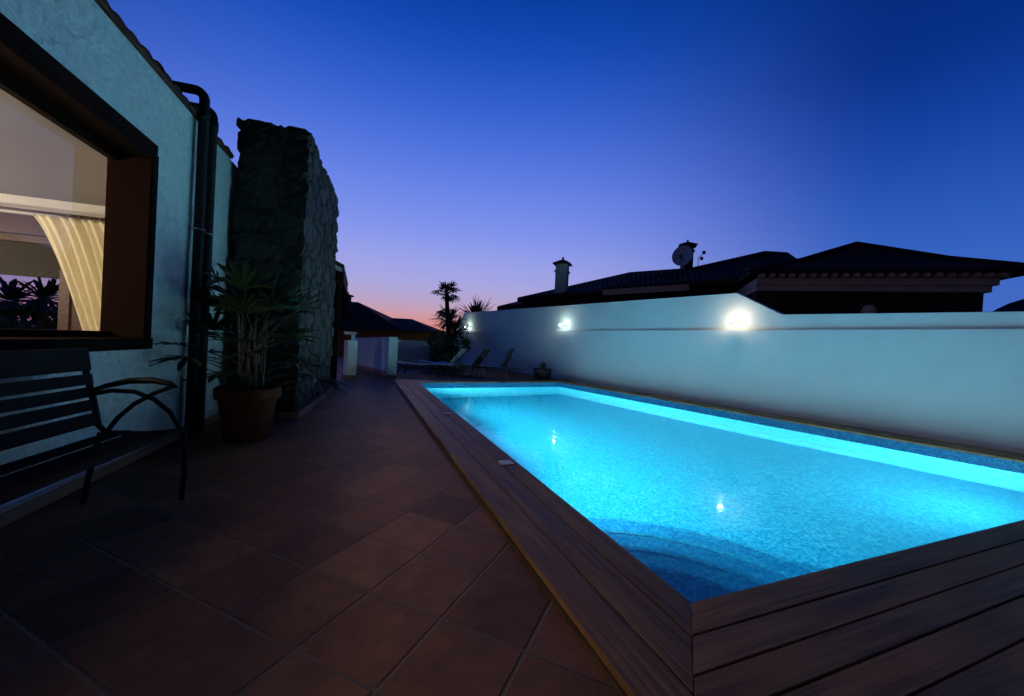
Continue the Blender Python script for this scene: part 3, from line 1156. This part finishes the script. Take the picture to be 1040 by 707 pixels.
for i in range(NF):
    az = i * 2.399 + random.uniform(-.3, .3)
    lvl = (i + .5) / NF
    h = .52 + .80 * lvl ** .9
    st = pc + V(.13 * math.cos(az * 1.7), .13 * math.sin(az * 1.7), .47)
    kn = pc + V(.10 * math.cos(az * 1.7) + .05 * math.cos(az), .10 * math.sin(az * 1.7) + .05 * math.sin(az), h)
    reach = (.34 + .22 * random.random()) * (1.10 - .40 * lvl)
    el = .15 + .75 * lvl + random.uniform(-.15, .2)
    dr = V(math.cos(az) * math.cos(el), math.sin(az) * math.cos(el), math.sin(el))
    tip = kn + dr * reach
    if (tip - HO).dot(HN) < .12:        # keep off the wall
        tip += HN * (.12 - (tip - HO).dot(HN))
    mb = MB()
    mb.tube([st, (st + kn) / 2 + V(.01, 0, 0), kn], [.011, .010, .008], 6)
    mb.tube([kn, kn + dr * reach * .5 + Z * .02, tip], [.006, .005, .004], 5)
    fr_ = mb.build('stem', M['cane'], pp)
    mb = MB()
    ax = (dr * .8 - Z * (.35 - .5 * lvl) + V(random.uniform(-.2, .2), random.uniform(-.2, .2), 0))
    tw = tip + ax.normalized() * .3
    if (tw - HO).dot(HN) < .06:
        ax += HN * .6
    fan(mb, tip, ax, random.uniform(.30, .40), random.choice([6, 7, 8, 9]), random.uniform(2.0, 2.9))
    mb.build('leaf', M['leaf'], pp)

# ------------------------------------------------------------------ low walls and pillars beyond the terrace
def pillar(name, x, y, w, d, h, lb, cat='pillar', ang=0.0):
    r0 = empty(name, V(x, y, TZ), lb, cat, None, ang)
    local(MB().box((-w / 2, -d / 2, .06), (w / 2, d / 2, h)), 'shaft', M['paint'], r0, bevel=.01)
    local(MB().box((-w / 2 - .012, -d / 2 - .012, 0), (w / 2 + .012, d / 2 + .012, .07)), 'pillar_foot', M['plinth'], r0)
    return r0
pillar('gate_pillar', -.20, 11.75, .26, .34, 1.02, 'white gate pillar with a small white lantern on it, beside the porch post', ang=R(18))
lt = empty('pillar_lantern', V(-.22, 11.72, TZ + 1.02), 'small white unlit lantern standing on the gate pillar by the porch', 'lantern')
local(MB().box((.02, -.05, 0), (.12, .05, .16)), 'lantern_stem', M['lid'], lt, bevel=.01)
local(MB().box((-.17, -.09, .16), (.15, .09, .24)), 'lantern_head', M['lid'], lt, bevel=.015)
pillar('gate_pillar', .93, 11.95, .25, .28, 1.18, 'white gate pillar at the end of the low wall by the loungers')
lw = empty('low_wall', V(.4, 13.6, TZ), 'low white side wall running back from the gate pillar', 'wall')
ld = (V(-.12, 15.2, 0) - V(.86, 12.05, 0))
mb = MB()
lnn = V(-ld.y, ld.x, 0).normalized() * -.18
mb.prism([V(.84, 12.08, TZ), V(-.25, 15.6, TZ), V(-.25, 15.6, 1.02), V(.84, 12.08, 1.12)], lnn)
mb.build('wall_body', M['paint'], lw, bevel=.01)
mb = MB()
ldn = ld.normalized()
mb.prism([V(.84, 12.08, TZ) - lnn * .06 , V(-.25, 15.6, TZ) - lnn * .06, V(-.25, 15.6, .10) - lnn * .06, V(.84, 12.08, .10) - lnn * .06], -lnn * .001 + lnn * .05)
mb.build('skirting', M['plinth'], lw)
bw = empty('back_wall', V(2.4, 17.0, TZ), 'low white wall closing the terrace behind the loungers', 'wall')
mb = MB()
mb.box((1.0, 17.0, TZ), (4.15, 17.22, 1.02))
mb.build('wall_body', M['paint'], bw, bevel=.01)
mb = MB()
mb.box((.99, 16.985, 1.02), (4.16, 17.235, 1.05))
mb.build('coping', M['cap'], bw)

# ------------------------------------------------------------------ loungers
def lounger(loc, rz, back, white, lb, grp='sun loungers at the far end of the pool'):
    r0 = empty('sun_lounger', loc, lb, 'lounger', grp, rz)
    fa, sg = M['frame_dark'], (M['sling'] if white else M['sling_dark'])
    # local x: foot (0) to head (1.95); hinge at 1.25
    hx = 1.28
    fr_ = MB()
    for y in (-.31, .31):
        fr_.tube([V(0, y, .36), V(.06, y, .345), V(hx, y, .335), V(1.95, y, .33)], .018, 8)
    for x in (.02, hx, 1.94):
        fr_.tube([V(x, -.31, .338), V(x, .31, .338)], .015, 8)
    local(fr_, 'frame', fa, r0, smooth=True)
    for x in (.38, 1.55):
        for y in (-.31, .31):
            mb = MB()
            e = -.10 if x < 1 else .08
            mb.tube([V(x, y, .335), V(x + e * .3, y, .26), V(x + e, y, .10), V(x + e * 1.1, y, 0)], .016, 8)
            local(mb, 'leg', fa, r0, smooth=True)
    s_ = MB()
    K = 12
    pts = []
    for i in range(K + 1):
        t = i / K
        pts.append(V(.0 + hx * t, 0, .372 + .045 * max(0, 1 - t * 6) - .018 * math.sin(math.pi * t)))
    vs = []
    for p in pts:
        vs += [V(p.x, -.30, p.z), V(p.x, .30, p.z)]
    vs += [v - Z * .022 for v in vs]
    n2 = 2 * (K + 1)
    fs = []
    for i in range(K):
        a = 2 * i
        fs += [(a, a + 2, a + 3, a + 1), (n2 + a, n2 + a + 1, n2 + a + 3, n2 + a + 2), (a, n2 + a, n2 + a + 2, a + 2), (a + 1, a + 3, n2 + a + 3, n2 + a + 1)]
    fs += [(0, 1, n2 + 1, n2), (n2 - 2, 2 * n2 - 2, 2 * n2 - 1, n2 - 1)]
    local(s_.add(vs, fs), 'seat', M['sling'], r0)
    a = R(back)
    e = V(math.cos(a), 0, math.sin(a)) * .70
    nn = V(-math.sin(a), 0, math.cos(a)) * .022
    o = V(hx + .01, 0, .362)
    b_ = MB()
    b_.prism([o + V(0, -.30, 0), o + e + V(0, -.30, 0), o + e + nn + V(0, -.30, 0), o + nn + V(0, -.30, 0)], (0, .60, 0))
    bk = local(b_, 'backrest', sg, r0, bevel=.008)
    bf = MB()
    for y in (-.315, .315):
        bf.tube([o + V(0, y, 0), o + e * 1.02 + V(0, y, 0)], .014, 8)
    if back > 10:
        for y in (-.25, .25):
            bf.tube([o + e * .55 + V(0, y, 0), V(1.85, y, .335)], .010, 6)
    q = local(bf, 'back_frame', fa, r0)
    return r0
def place(pxy, D, **k):
    p = px(*pxy, D)
    return V(p.x, p.y, TZ)
av = math.atan2(-.3633, .9302)
lounger(place((399, 383), 12.9), av + R(-6), 0, True, 'flat pale sun lounger nearest the white gate pillar')
lounger(place((425, 381), 14.2), av + R(-16), 50, True, 'sun lounger with its white back raised in front of the bush')
lounger(place((448, 381), 13.8), av + R(-18), 54, False, 'sun lounger with a dark raised back, second from the garden wall')
lounger(place((474, 382), 13.6), av + R(-14), 66, False, 'sun lounger with a dark raised back right beside the garden wall')

# dark planter by the wall
pl = empty('planter', V(6.02, 12.35, TZ), 'dark round planter with a low clump against the garden wall', 'planter')
pc2 = V(6.02, 12.35, TZ)
MB().lathe([(0, 0), (.22, 0), (.27, .05), (.31, .22), (.30, .30), (.33, .32), (.33, .36), (.29, .36), (.28, .30)], pc2, 28).build('pot', M['planter'], pl, smooth=False)
mb = MB()
for i in range(120):
    a, e = random.uniform(0, 6.28), random.uniform(.1, 1.5)
    d = V(math.cos(a) * math.cos(e), math.sin(a) * math.cos(e), math.sin(e))
    blade(mb, pc2 + V(0, 0, .33) + d * random.uniform(0, .14), d, random.uniform(.10, .2), .02, Z if e < 1.2 else V(1, 0, 0), .2)
mb.build('clump', M['leaf2'], pl)

# ------------------------------------------------------------------ planting behind
def leafball(mb, c, r, n, size, squash=.8):
    for i in range(n):
        while True:
            q = V(random.uniform(-1, 1), random.uniform(-1, 1), random.uniform(-1, 1))
            if .15 < q.length < 1: break
        q = q * (q.length ** -.35)
        if mathutils.noise.noise(q * 2.3 + c) < -.18: continue
        p = c + V(q.x * r, q.y * r, q.z * r * squash)
        d = (q + V(random.uniform(-.7, .7), random.uniform(-.7, .7), random.uniform(-.3, .9))).normalized()
        s_ = d.orthogonal().normalized()
        s_.rotate(mathutils.Quaternion(d, random.uniform(0, 6.28)))
        L_ = size * random.uniform(.6, 1.3)
        mb.add([p, p + d * L_ * .5 + s_ * L_ * .28, p + d * L_, p + d * L_ * .5 - s_ * L_ * .28], [(0, 1, 2, 3)])
bu = empty('bush', V(4.0, 16.2, TZ), 'rounded green bush behind the loungers at the end of the garden wall', 'bush')
random.seed(5)
mb = MB()
bc = px(452, 358, 15.8)
leafball(mb, V(bc.x, bc.y, .50), .62, 2600, .10)
leafball(mb, px(446, 347, 16), .42, 1300, .10)
leafball(mb, px(466, 351, 16.2), .45, 1300, .10)
mb.build('foliage', M['bush'], bu)
mb = MB()
for k in range(5):
    a = k * 1.3
    mb.tube([V(bc.x, bc.y, TZ), V(bc.x + .1 * math.cos(a), bc.y + .1 * math.sin(a), .3), V(bc.x + .35 * math.cos(a), bc.y + .3 * math.sin(a), .8)], [.03, .02, .01], 6)
mb.build('stem', M['cane'], bu)

# fan palm
def palm_leaf(mb, p, az, el, L, size):
    d = V(math.cos(az) * math.cos(el), math.sin(az) * math.cos(el), math.sin(el))
    t = p + d * L - Z * .08 * L
    mb.tube([p, p + d * L * .5, t], [.03, .022, .015], 5)
    fan(mb, t, d - Z * .25, size, 11, 3.6)
pbase = px(457, 330, 27)
pt = px(454, 297.5, 27)
pa = empty('fan_palm', V(pbase.x, pbase.y, -2.6), 'tall fan palm silhouetted against the sunset beyond the terrace', 'palm tree')
MB().tube([V(pbase.x, pbase.y, -2.6), V(pbase.x + .05, pbase.y, .5), V(pt.x + .05, pt.y, pt.z - .9), V(pt.x, pt.y, pt.z)], [.24, .19, .15, .14], 10).build('trunk', M['trunk'], pa)
random.seed(11)
mb = MB()
for i in range(20):
    palm_leaf(mb, pt + V(0, 0, random.uniform(-.15, .1)), i * 2.399, random.uniform(-.45, 1.2), random.uniform(.42, .66), .62)
mb.build('crown', M['leaf2'], pa)
mb = MB()
for i in range(12):
    palm_leaf(mb, pt - Z * random.uniform(.9, 1.5), i * 2.399, random.uniform(-.75, -.1), random.uniform(.35, .6), .5)
mb.build('dead_skirt', M['trunk'], pa)

# spiky yucca beneath it and feathery palm by the wall end
def spiky(name, base, c, n, L, w, lb, seed, elr=(-.3, 1.3)):
    random.seed(seed)
    r0 = empty(name, base, lb, 'plant')
    MB().tube([base, (base + c) / 2, c], [.12, .10, .08], 8).build('trunk', M['trunk'], r0)
    mb = MB()
    for i in range(n):
        az, el = i * 2.399, random.uniform(*elr)
        d = V(math.cos(az) * math.cos(el), math.sin(az) * math.cos(el), math.sin(el))
        blade(mb, c + d * .05, d, L * random.uniform(.7, 1.1), w, Z if el < 1.2 else V(1, 0, 0), random.uniform(.05, .45))
    mb.build('leaves', M['leaf2'], r0)
c = px(456, 327, 20)
spiky('yucca', V(c.x, c.y, -2.6), c, 90, 1.05, .045, 'dark spiky yucca below the fan palm', 3)
c = px(462, 338, 19)
spiky('yucca', V(c.x, c.y, -2.6), c, 90, 1.0, .05, 'low dark spiky yucca between the bush and the fan palm', 8)
c = px(483, 327, 25.5)
spiky('feather_palm', V(c.x, c.y, -2.6), c, 110, 1.9, .06, 'spiky palm crown rising above the far end of the garden wall', 4, (.0, 1.45))
# palms beyond the room's rear window
for (x, y, D, lb, sd) in ((10, 306, 10.5, 'dark palm seen through the room and its rear window, left', 31), (44, 304, 10.5, 'dark palm seen through the rear window beside the curtain', 32)):
    c = px(x, y, D)
    spiky('garden_palm', V(c.x, c.y, TZ), c, 60, .85, .06, lb, sd, (-.6, 1.3))
mb = MB()
random.seed(40)
hd = empty('hedge', V(-6, 13, TZ), 'dark hedge outside the rear window of the room', 'hedge')
for k in range(14):
    leafball(mb, px(-60 + k * 15, 328, 11.5 + random.uniform(-.5, .5)), .5, 220, .2)
mb.build('foliage', M['leaf2'], hd)

# ------------------------------------------------------------------ neighbouring houses
def hip(mb, a, b, c, d, r0, r1):
    """eave corners a,b (front) c,d (back), ridge r0 (left) r1 (right)"""
    mb.add([a, b, c, d, r0, r1], [(0, 1, 5, 4), (1, 2, 5), (2, 3, 4, 5), (3, 0, 4), (3, 2, 1, 0)])
Fd = V(-.777, .629, 0)      # along the facade, right to left
Bd = V(.629, .777, 0)       # away from the pool
D1 = 12.0
pr = px(1007, 297, D1)
def onray(x, y, p0, n):
    d = FW + RT * ((x - CX) / F) + UP * ((CY - y) / F)
    return CAM + d * ((p0 - CAM).dot(n) / d.dot(n))
def Fp(x, y, off=0.0):
    return onray(x, y, pr + Bd * off, Bd)
h1 = empty('neighbour_house', V(pr.x, pr.y, -2.6), 'neighbouring house with a pale toothed cornice behind the garden wall', 'house')
l_ = Fp(768, 293)
Lh = (l_ - pr).length
base = V(pr.x, pr.y, 0)
zt = pr.z
fr1 = (base, Fd, Bd, Z)
mb = MB().box((0.02, .25, -2.6), (Lh - .1, 6.5, zt + .05), fr1)
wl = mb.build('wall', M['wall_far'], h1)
# stepped cornice under the roof
mb = MB()
mb.box((-.0, -.02, zt), (Lh, 6.7, zt + .20), fr1)
mb.box((-.10, -.12, zt + .20), (Lh + .02, 6.8, zt + .42), fr1)
cn1 = mb.build('cornice', M['cornice'], h1)
mb = MB()
k = 0
while k * .30 < Lh + .2:
    mb.box((-.16 + k * .30, -.30, zt + .43), (-.16 + k * .30 + .15, -.0, zt + .56), fr1)
    k += 1
kk = 0
while kk * .30 < 6.5:
    mb.box((-.36, -.1 + kk * .3, zt + .43), (-.02, .05 + kk * .3, zt + .56), fr1)
    kk += 1
mb.build('cornice_teeth', M['cornice'], cn1)
mb = MB()
ez = zt + .565
def f1(u, v, z): return base + Fd * u + Bd * v + Z * z
ap = onray(870, 248, pr + Bd * 2.2, Bd)
au = (ap - base).dot(Fd)
eL, eR, eF, eB = Lh + .25, -.95, -.40, 6.9
def eavez(u): return ez
mb.add([f1(eR, eF, ez), f1(eL, eF, ez), f1(eL, eB, ez), f1(eR, eB, ez), f1(eR, eF, ez + .09), f1(eL, eF, ez + .09), f1(eL, eB, ez + .09), f1(eR, eB, ez + .09)],
       [(0, 1, 5, 4), (1, 2, 6, 5), (2, 3, 7, 6), (3, 0, 4, 7), (0, 3, 2, 1)])
# slightly curved slopes (upturned eaves): mid ring
cor = [f1(eR, eF, ez + .09), f1(eL, eF, ez + .09), f1(eL, eB, ez + .09), f1(eR, eB, ez + .09)]
apx = V(ap.x, ap.y, ap.z)
apb = apx + Bd * 2.2
mid = []
for p, q in zip(cor, (apx, apx, apb, apb)):
    mm = p * .55 + q * .45
    mm.z = p.z * .62 + q.z * .38
    mid.append(mm)
mb.add(cor + mid + [apx, apb], [(0, 1, 5, 4), (1, 2, 6, 5), (2, 3, 7, 6), (3, 0, 4, 7), (4, 5, 8), (5, 6, 9, 8), (6, 7, 9), (7, 4, 8, 9)])
# raised hip and eave tiles
for p, q, e in zip(cor, mid, (apx, apx, apb, apb)):
    mb.tube([p + Z * .02, q + Z * .03, e + Z * .03], .075, 6)
M['rows'] = roof_rows('tile_rows', (-.777, .629))
# tile ends along the front eave
q = 0.0
while eR + q < eL:
    c = f1(eR + q + .11, eF - .02, ez + .075)
    mb.tube([c, c + Bd * .5 + Z * .10], .075, 8)
    q += .22
mb.build('roof', M['rows'], h1)
mb = MB()
mb.lathe([(.16, 0), (.16, .35), (.20, .38), (.13, .55), (.0, .58)], Fp(882, 322, -.6) - Z * .2, 14)
vp = mb.build('vent_pot', M['cornice'], h1)

# house behind, left of it
D2 = 17.0
h2 = empty('neighbour_house', V(*px(650, 320, D2).xy, -2.6), 'long dark roofed neighbouring house with a white chimney behind the garden wall', 'house')
p2 = px(690, 295, D2)
def G(x, y, off=0.0): return onray(x, y, p2 + Bd * off, Bd)
mb = MB()
a, b = G(527, 304), G(800, 290)
mb.prism([V(a.x, a.y, -2.6) + Bd * .6, V(b.x, b.y, -2.6) + Bd * .6, V(b.x, b.y, a.z) + Bd * .6, V(a.x, a.y, a.z) + Bd * .6], Bd * 7)
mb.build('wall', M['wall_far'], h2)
def slabroof(name, poly_front, poly_back, th=.12):
    """poly given as front eave a,b, ridge c,d world points -> hip with thickness"""
    pass
mb = MB()
# left wing roof: eave 527..700, ridge 640..700
e0, e1 = G(525.5, 302.2), G(720, 286)
q0, q1 = G(640, 276.3, 3.0), G(722, 270.5, 3.0)
b0, b1 = e0 + Bd * 7, e1 + Bd * 7
hip(mb, e0, e1, b1, b0, q0, q1)
# taller wing: apex 777,255
e2, e3 = G(612, 292, -.5), G(830, 277, -.5)
q2, q3 = G(777, 254.8, 2.6), G(800, 256.2, 2.6)
mid0 = G(690, 275.5, 1.2)
hip(mb, e2, e3, e3 + Bd * 7, e2 + Bd * 7, q2, q3)
# lowest porch roof at the far left
e4, e5 = G(505, 311, -.3), G(600, 303, -.3)
q4, q5 = G(528, 305.5, 1.0), G(600, 299, 1.0)
hip(mb, e4, e5, e5 + Bd * 3, e4 + Bd * 3, q4, q5)
rf2 = mb.build('roof', M['rows'], h2)
mb = MB()
for (p, q) in ((e0, e1), (e2, e3), (e4, e5)):
    mb.prism([p - Z * .02, q - Z * .02, q - Z * .20, p - Z * .20], Bd * .25 )
mb.build('fascia', M['wall_far'], h2)
mb = MB()
p, q = G(612, 294.2, -.55), G(700, 288.5, -.55)
mb.prism([p, q, q - Z * .26, p - Z * .26], Bd * .03)
mb.build('soffit_band', M['cornice'], h2)
def far_chimney(x, y0, y1, w, off, mt, par):
    b_ = G(x, y1, off)
    t_ = G(x, y0, off)
    hgt = t_.z - b_.z
    fr_ = (V(b_.x, b_.y, b_.z), Fd, Bd, Z)
    mb = MB().box((-w / 2, -w / 2, -1.2), (w / 2, w / 2, hgt * .80), fr_)
    mb.box((-w / 2 - .06, -w / 2 - .06, hgt * .56), (w / 2 + .06, w / 2 + .06, hgt * .60), fr_)
    c_ = mb.build('chimney', mt, par, bevel=.01)
    e = w / 2 + .16
    mb = MB()
    z0_ = hgt * .80
    vs = [fr_[0] + Fd * sx * e + Bd * sy * e + Z * z0_ for sx, sy in ((-1, -1), (1, -1), (1, 1), (-1, 1))]
    vs2 = [fr_[0] + Fd * sx * .10 + Bd * sy * .10 + Z * hgt * .93 for sx, sy in ((-1, -1), (1, -1), (1, 1), (-1, 1))]
    mb.add(vs + vs2, [(0, 1, 5, 4), (1, 2, 6, 5), (2, 3, 7, 6), (3, 0, 4, 7), (4, 5, 6, 7), (3, 2, 1, 0)])
    mb.tube([fr_[0] + Z * hgt * .92, fr_[0] + Z * hgt * 1.0, fr_[0] + Z * hgt * 1.03], [.06, .05, .02], 8)
    mb.build('chimney_cap', M['rooftile'], c_)
far_chimney(570, 262, 296, .56, .5, M['chim_white'], h2)
far_chimney(697, 244.5, 272, .55, 3.4, M['wall_far'], h2)
# satellite dish on that roof
dc = G(694, 260.5, 2.3)
sd = empty('satellite_dish', G(694, 272, 2.3), 'round grey satellite dish on the neighbouring roof', 'satellite dish')
fv = (CAM - dc).normalized()
fv = (fv * .8 + V(-.35, .1, .25)).normalized()
mb = MB()
r_ = .50
u_ = fv.orthogonal().normalized()
w_ = fv.cross(u_)
vs, fs = [], []
for i in range(7):
    rr = r_ * i / 6
    for k in range(28):
        a = 2 * math.pi * k / 28
        vs.append(dc + (u_ * math.cos(a) + w_ * math.sin(a)) * rr + fv * (.14 * (rr / r_) ** 2))
for i in range(6):
    for k in range(28):
        fs.append((i * 28 + k, i * 28 + (k + 1) % 28, (i + 1) * 28 + (k + 1) % 28, (i + 1) * 28 + k))
ds = MB().add(vs, fs).build('dish', M['dish'], sd, smooth=True)
sm = ds.modifiers.new('t', 'SOLIDIFY')
sm.thickness = .02
mb = MB()
mb.tube([G(694, 276, 2.3), dc - fv * .05], .04, 8)
mb.tube([dc - fv * .02 - Z * .3, dc + fv * .4 - Z * .12], .018, 6)
mb.tube([dc + fv * .36 - Z * .14, dc + fv * .5 - Z * .06], .045, 8)
mb.build('mast_and_arm', M['frame_dark'], sd)
an = empty('antenna', G(711, 272, 2.3), 'small aerial with two round heads beside the satellite dish', 'antenna')
mb = MB()
mb.tube([G(709, 272, 2.3), G(709, 262, 2.3), G(714, 257.5, 2.3)], .015, 6)
mb.build('mast', M['frame_dark'], an)
mb = MB()
for q in ((712.5, 262.5), (715, 256.5)):
    c = G(*q, 2.3)
    mb.lathe([(0, -.09), (.06, -.07), (.09, 0), (.06, .07), (0, .09)], c, 10)
mb.build('heads', M['frame_dark'], an, smooth=True)

# house with the ochre wall, far left
D3 = 24.0
h3 = empty('neighbour_house', V(*px(390, 330, D3).xy, -2.6), 'low ochre walled house with a brown roof at the far end of the terrace', 'house')
mb = MB()
a, b = px(338, 334.5, D3), px(450, 337.5, D3)
zz = b.z
mb.prism([V(a.x, a.y, -2.6), V(b.x, b.y, -2.6), V(b.x, b.y, zz + .1), V(a.x, a.y, zz + .1)], V(.36, .93, 0) * 6)
mb.build('wall', M['wall_orange'], h3)
mb = MB()
bk = V(.36, .93, 0) * 6.5
e0, e1 = px(325, 333.5, D3 - .5), px(443, 337, D3 - .5)
q0, q1 = px(352, 306, D3 + 2.5), px(364, 307, D3 + 2.5)
hip(mb, e0, px(408, 335.5, D3 - .5), px(408, 335.5, D3 - .5) + bk, e0 + bk, q0, q1)
e2 = px(380, 335, D3 - .55)
q2, q3 = px(398, 323, D3 + 2), px(418, 324, D3 + 2)
hip(mb, e2, e1, e1 + bk, e2 + bk, q2, q3)
mb.build('roof', roof_rows('tile_rows_far', (.93, -.36)), h3)
b_ = px(350.5, 310, D3 + 1)
fr_ = (b_, RT, V(.36, .93, 0), Z)
mb = MB()
mb.box((-.27, -.27, -.6), (.27, .27, .55), fr_)
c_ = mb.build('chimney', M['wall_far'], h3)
mb = MB()
mb.box((-.38, -.38, .55), (.38, .38, .65), fr_)
mb.box((-.15, -.15, .65), (.15, .15, .85), fr_)
mb.build('chimney_cap', M['rooftile'], c_)

# distant hill on the right
mb = MB()
HDist = 900
prof = [(985, 330), (1000, 322), (1012, 314), (1025, 308), (1040, 303.5), (1060, 297), (1085, 290), (1115, 286), (1150, 290), (1200, 300), (1260, 318), (1320, 340)]
fr, md, bk = [], [], []
for i, (x, y) in enumerate(prof):
    p = px(x, y, HDist)
    md.append(p)
    fr.append(V(p.x, p.y, -2.6) - FW.xy.to_3d() * 140)
    bk.append(V(p.x, p.y, -2.6) + FW.xy.to_3d() * 160)
k = len(prof)
vs = fr + md + bk
fs = []
for i in range(k - 1):
    fs += [(i, i + 1, k + i + 1, k + i), (k + i, k + i + 1, 2 * k + i + 1, 2 * k + i)]
tag(mb.add(vs, fs).build('hill', M['hill']), kind='structure')

# ------------------------------------------------------------------ sky and light
w = bpy.data.worlds.new('World')
SC.world = w
w.use_nodes = True
nt = w.node_tree
n = nt.nodes
n.clear()
L = nt.links
SUN_AZ = R(9)        # from +Y towards +X
SUN_EL = R(-4)
out = n.new('ShaderNodeOutputWorld')
sky = n.new('ShaderNodeTexSky')
sky.sky_type = 'NISHITA'
sky.sun_disc = False
sky.sun_elevation = SUN_EL
sky.sun_rotation = SUN_AZ
bg1 = n.new('ShaderNodeBackground')
bg1.inputs['Strength'].default_value = .05
L.new(sky.outputs[0], bg1.inputs['Color'])
tc = n.new('ShaderNodeTexCoord')
sp = n.new('ShaderNodeSeparateXYZ')
L.new(tc.outputs['Generated'], sp.inputs[0])
def ramp(stops):
    r = n.new('ShaderNodeValToRGB')
    r.color_ramp.interpolation = 'B_SPLINE'
    e = r.color_ramp.elements
    while len(e) < len(stops):
        e.new(.5)
    for el, (p, c) in zip(e, stops):
        el.position = p
        el.color = (*c, 1)
    L.new(sp.outputs[2], r.inputs['Fac'])
    return r
def srgb(r, g, b):
    f = lambda c: (c / 255 / 12.92) if c / 255 <= .04045 else ((c / 255 + .055) / 1.055) ** 2.4
    return (f(r), f(g), f(b))
toward = ramp([(0.0, srgb(206, 96, 74)), (.045, srgb(212, 146, 142)), (.088, srgb(178, 158, 192)), (.15, srgb(164, 166, 224)), (.26, srgb(126, 145, 232)), (.40, srgb(84, 120, 224)), (.55, srgb(22, 80, 192)), (.68, srgb(0, 54, 150)), (.9, srgb(0, 32, 100))])
away = ramp([(0.0, srgb(66, 98, 170)), (.10, srgb(66, 106, 196)), (.22, srgb(46, 94, 188)), (.36, srgb(20, 66, 166)), (.50, srgb(0, 42, 126)), (.85, srgb(0, 26, 84))])
# angle from the sunset direction, in plan
nv_ = n.new('ShaderNodeVectorMath')
nv_.operation = 'MULTIPLY'
nv_.inputs[1].default_value = (1, 1, 0)
L.new(tc.outputs['Generated'], nv_.inputs[0])
nn_ = n.new('ShaderNodeVectorMath')
nn_.operation = 'NORMALIZE'
L.new(nv_.outputs[0], nn_.inputs[0])
dt = n.new('ShaderNodeVectorMath')
dt.operation = 'DOT_PRODUCT'
dt.inputs[1].default_value = (math.sin(SUN_AZ), math.cos(SUN_AZ), 0)
L.new(nn_.outputs[0], dt.inputs[0])
mr = n.new('ShaderNodeMapRange')
mr.interpolation_type = 'SMOOTHSTEP'
mr.inputs['From Min'].default_value = .55
mr.inputs['From Max'].default_value = 1.02
L.new(dt.outputs['Value'], mr.inputs['Value'])
mx = n.new('ShaderNodeMixRGB')
L.new(mr.outputs[0], mx.inputs[0])
L.new(away.outputs[0], mx.inputs[1])
L.new(toward.outputs[0], mx.inputs[2])
mr2 = n.new('ShaderNodeMapRange')
mr2.interpolation_type = 'SMOOTHSTEP'
mr2.inputs['From Min'].default_value = -.35
mr2.inputs['From Max'].default_value = .45
mr2.inputs['To Min'].default_value = .16
mr2.inputs['To Max'].default_value = 1.0
L.new(dt.outputs['Value'], mr2.inputs['Value'])
mr3 = n.new('ShaderNodeMapRange')      # zenith is darker still
mr3.interpolation_type = 'SMOOTHSTEP'
mr3.inputs['From Min'].default_value = .62
mr3.inputs['From Max'].default_value = .9
mr3.inputs['To Min'].default_value = 1.0
mr3.inputs['To Max'].default_value = .45
L.new(sp.outputs[2], mr3.inputs['Value'])
mul_ = n.new('ShaderNodeVectorMath')
mul_.operation = 'SCALE'
L.new(mx.outputs[0], mul_.inputs[0])
L.new(math_node(nt, 'MULTIPLY', mr2.outputs[0], mr3.outputs[0]), mul_.inputs['Scale'])
bg2 = n.new('ShaderNodeBackground')
bg2.inputs['Strength'].default_value = 1.05
L.new(mul_.outputs[0], bg2.inputs['Color'])
ad = n.new('ShaderNodeAddShader')
L.new(bg1.outputs[0], ad.inputs[0])
L.new(bg2.outputs[0], ad.inputs[1])
L.new(ad.outputs[0], out.inputs['Surface'])

# last warm glow of the sunset, low over the far end of the terrace
sl_d = bpy.data.lights.new('sun', 'SUN')
sl_d.energy = .06
sl_d.angle = R(12)
sl_d.color = (1.0, .62, .42)
slo = bpy.data.objects.new('sun', sl_d)
COL.objects.link(slo)
e_, a_ = R(12), R(4)
slo.rotation_euler = V(math.sin(a_) * math.cos(e_), math.cos(a_) * math.cos(e_), math.sin(e_)).to_track_quat('Z', 'Y').to_euler()

SC.view_settings.view_transform = 'Standard'
SC.view_settings.look = 'None'
SC.view_settings.gamma = 1
SC.view_settings.exposure = 0
SC.view_settings.use_curve_mapping = False
SC.render.engine = 'CYCLES'
cy = SC.cycles
cy.use_denoising = True
try:
    cy.denoiser = 'OPENIMAGEDENOISE'
    cy.denoising_input_passes = 'RGB_ALBEDO_NORMAL'
except Exception:
    pass
cy.max_bounces = 12
cy.diffuse_bounces = 5
cy.glossy_bounces = 5
cy.transmission_bounces = 10
cy.transparent_max_bounces = 12
cy.caustics_refractive = True
cy.caustics_reflective = False
cy.sample_clamp_indirect = 6
cy.blur_glossy = .5
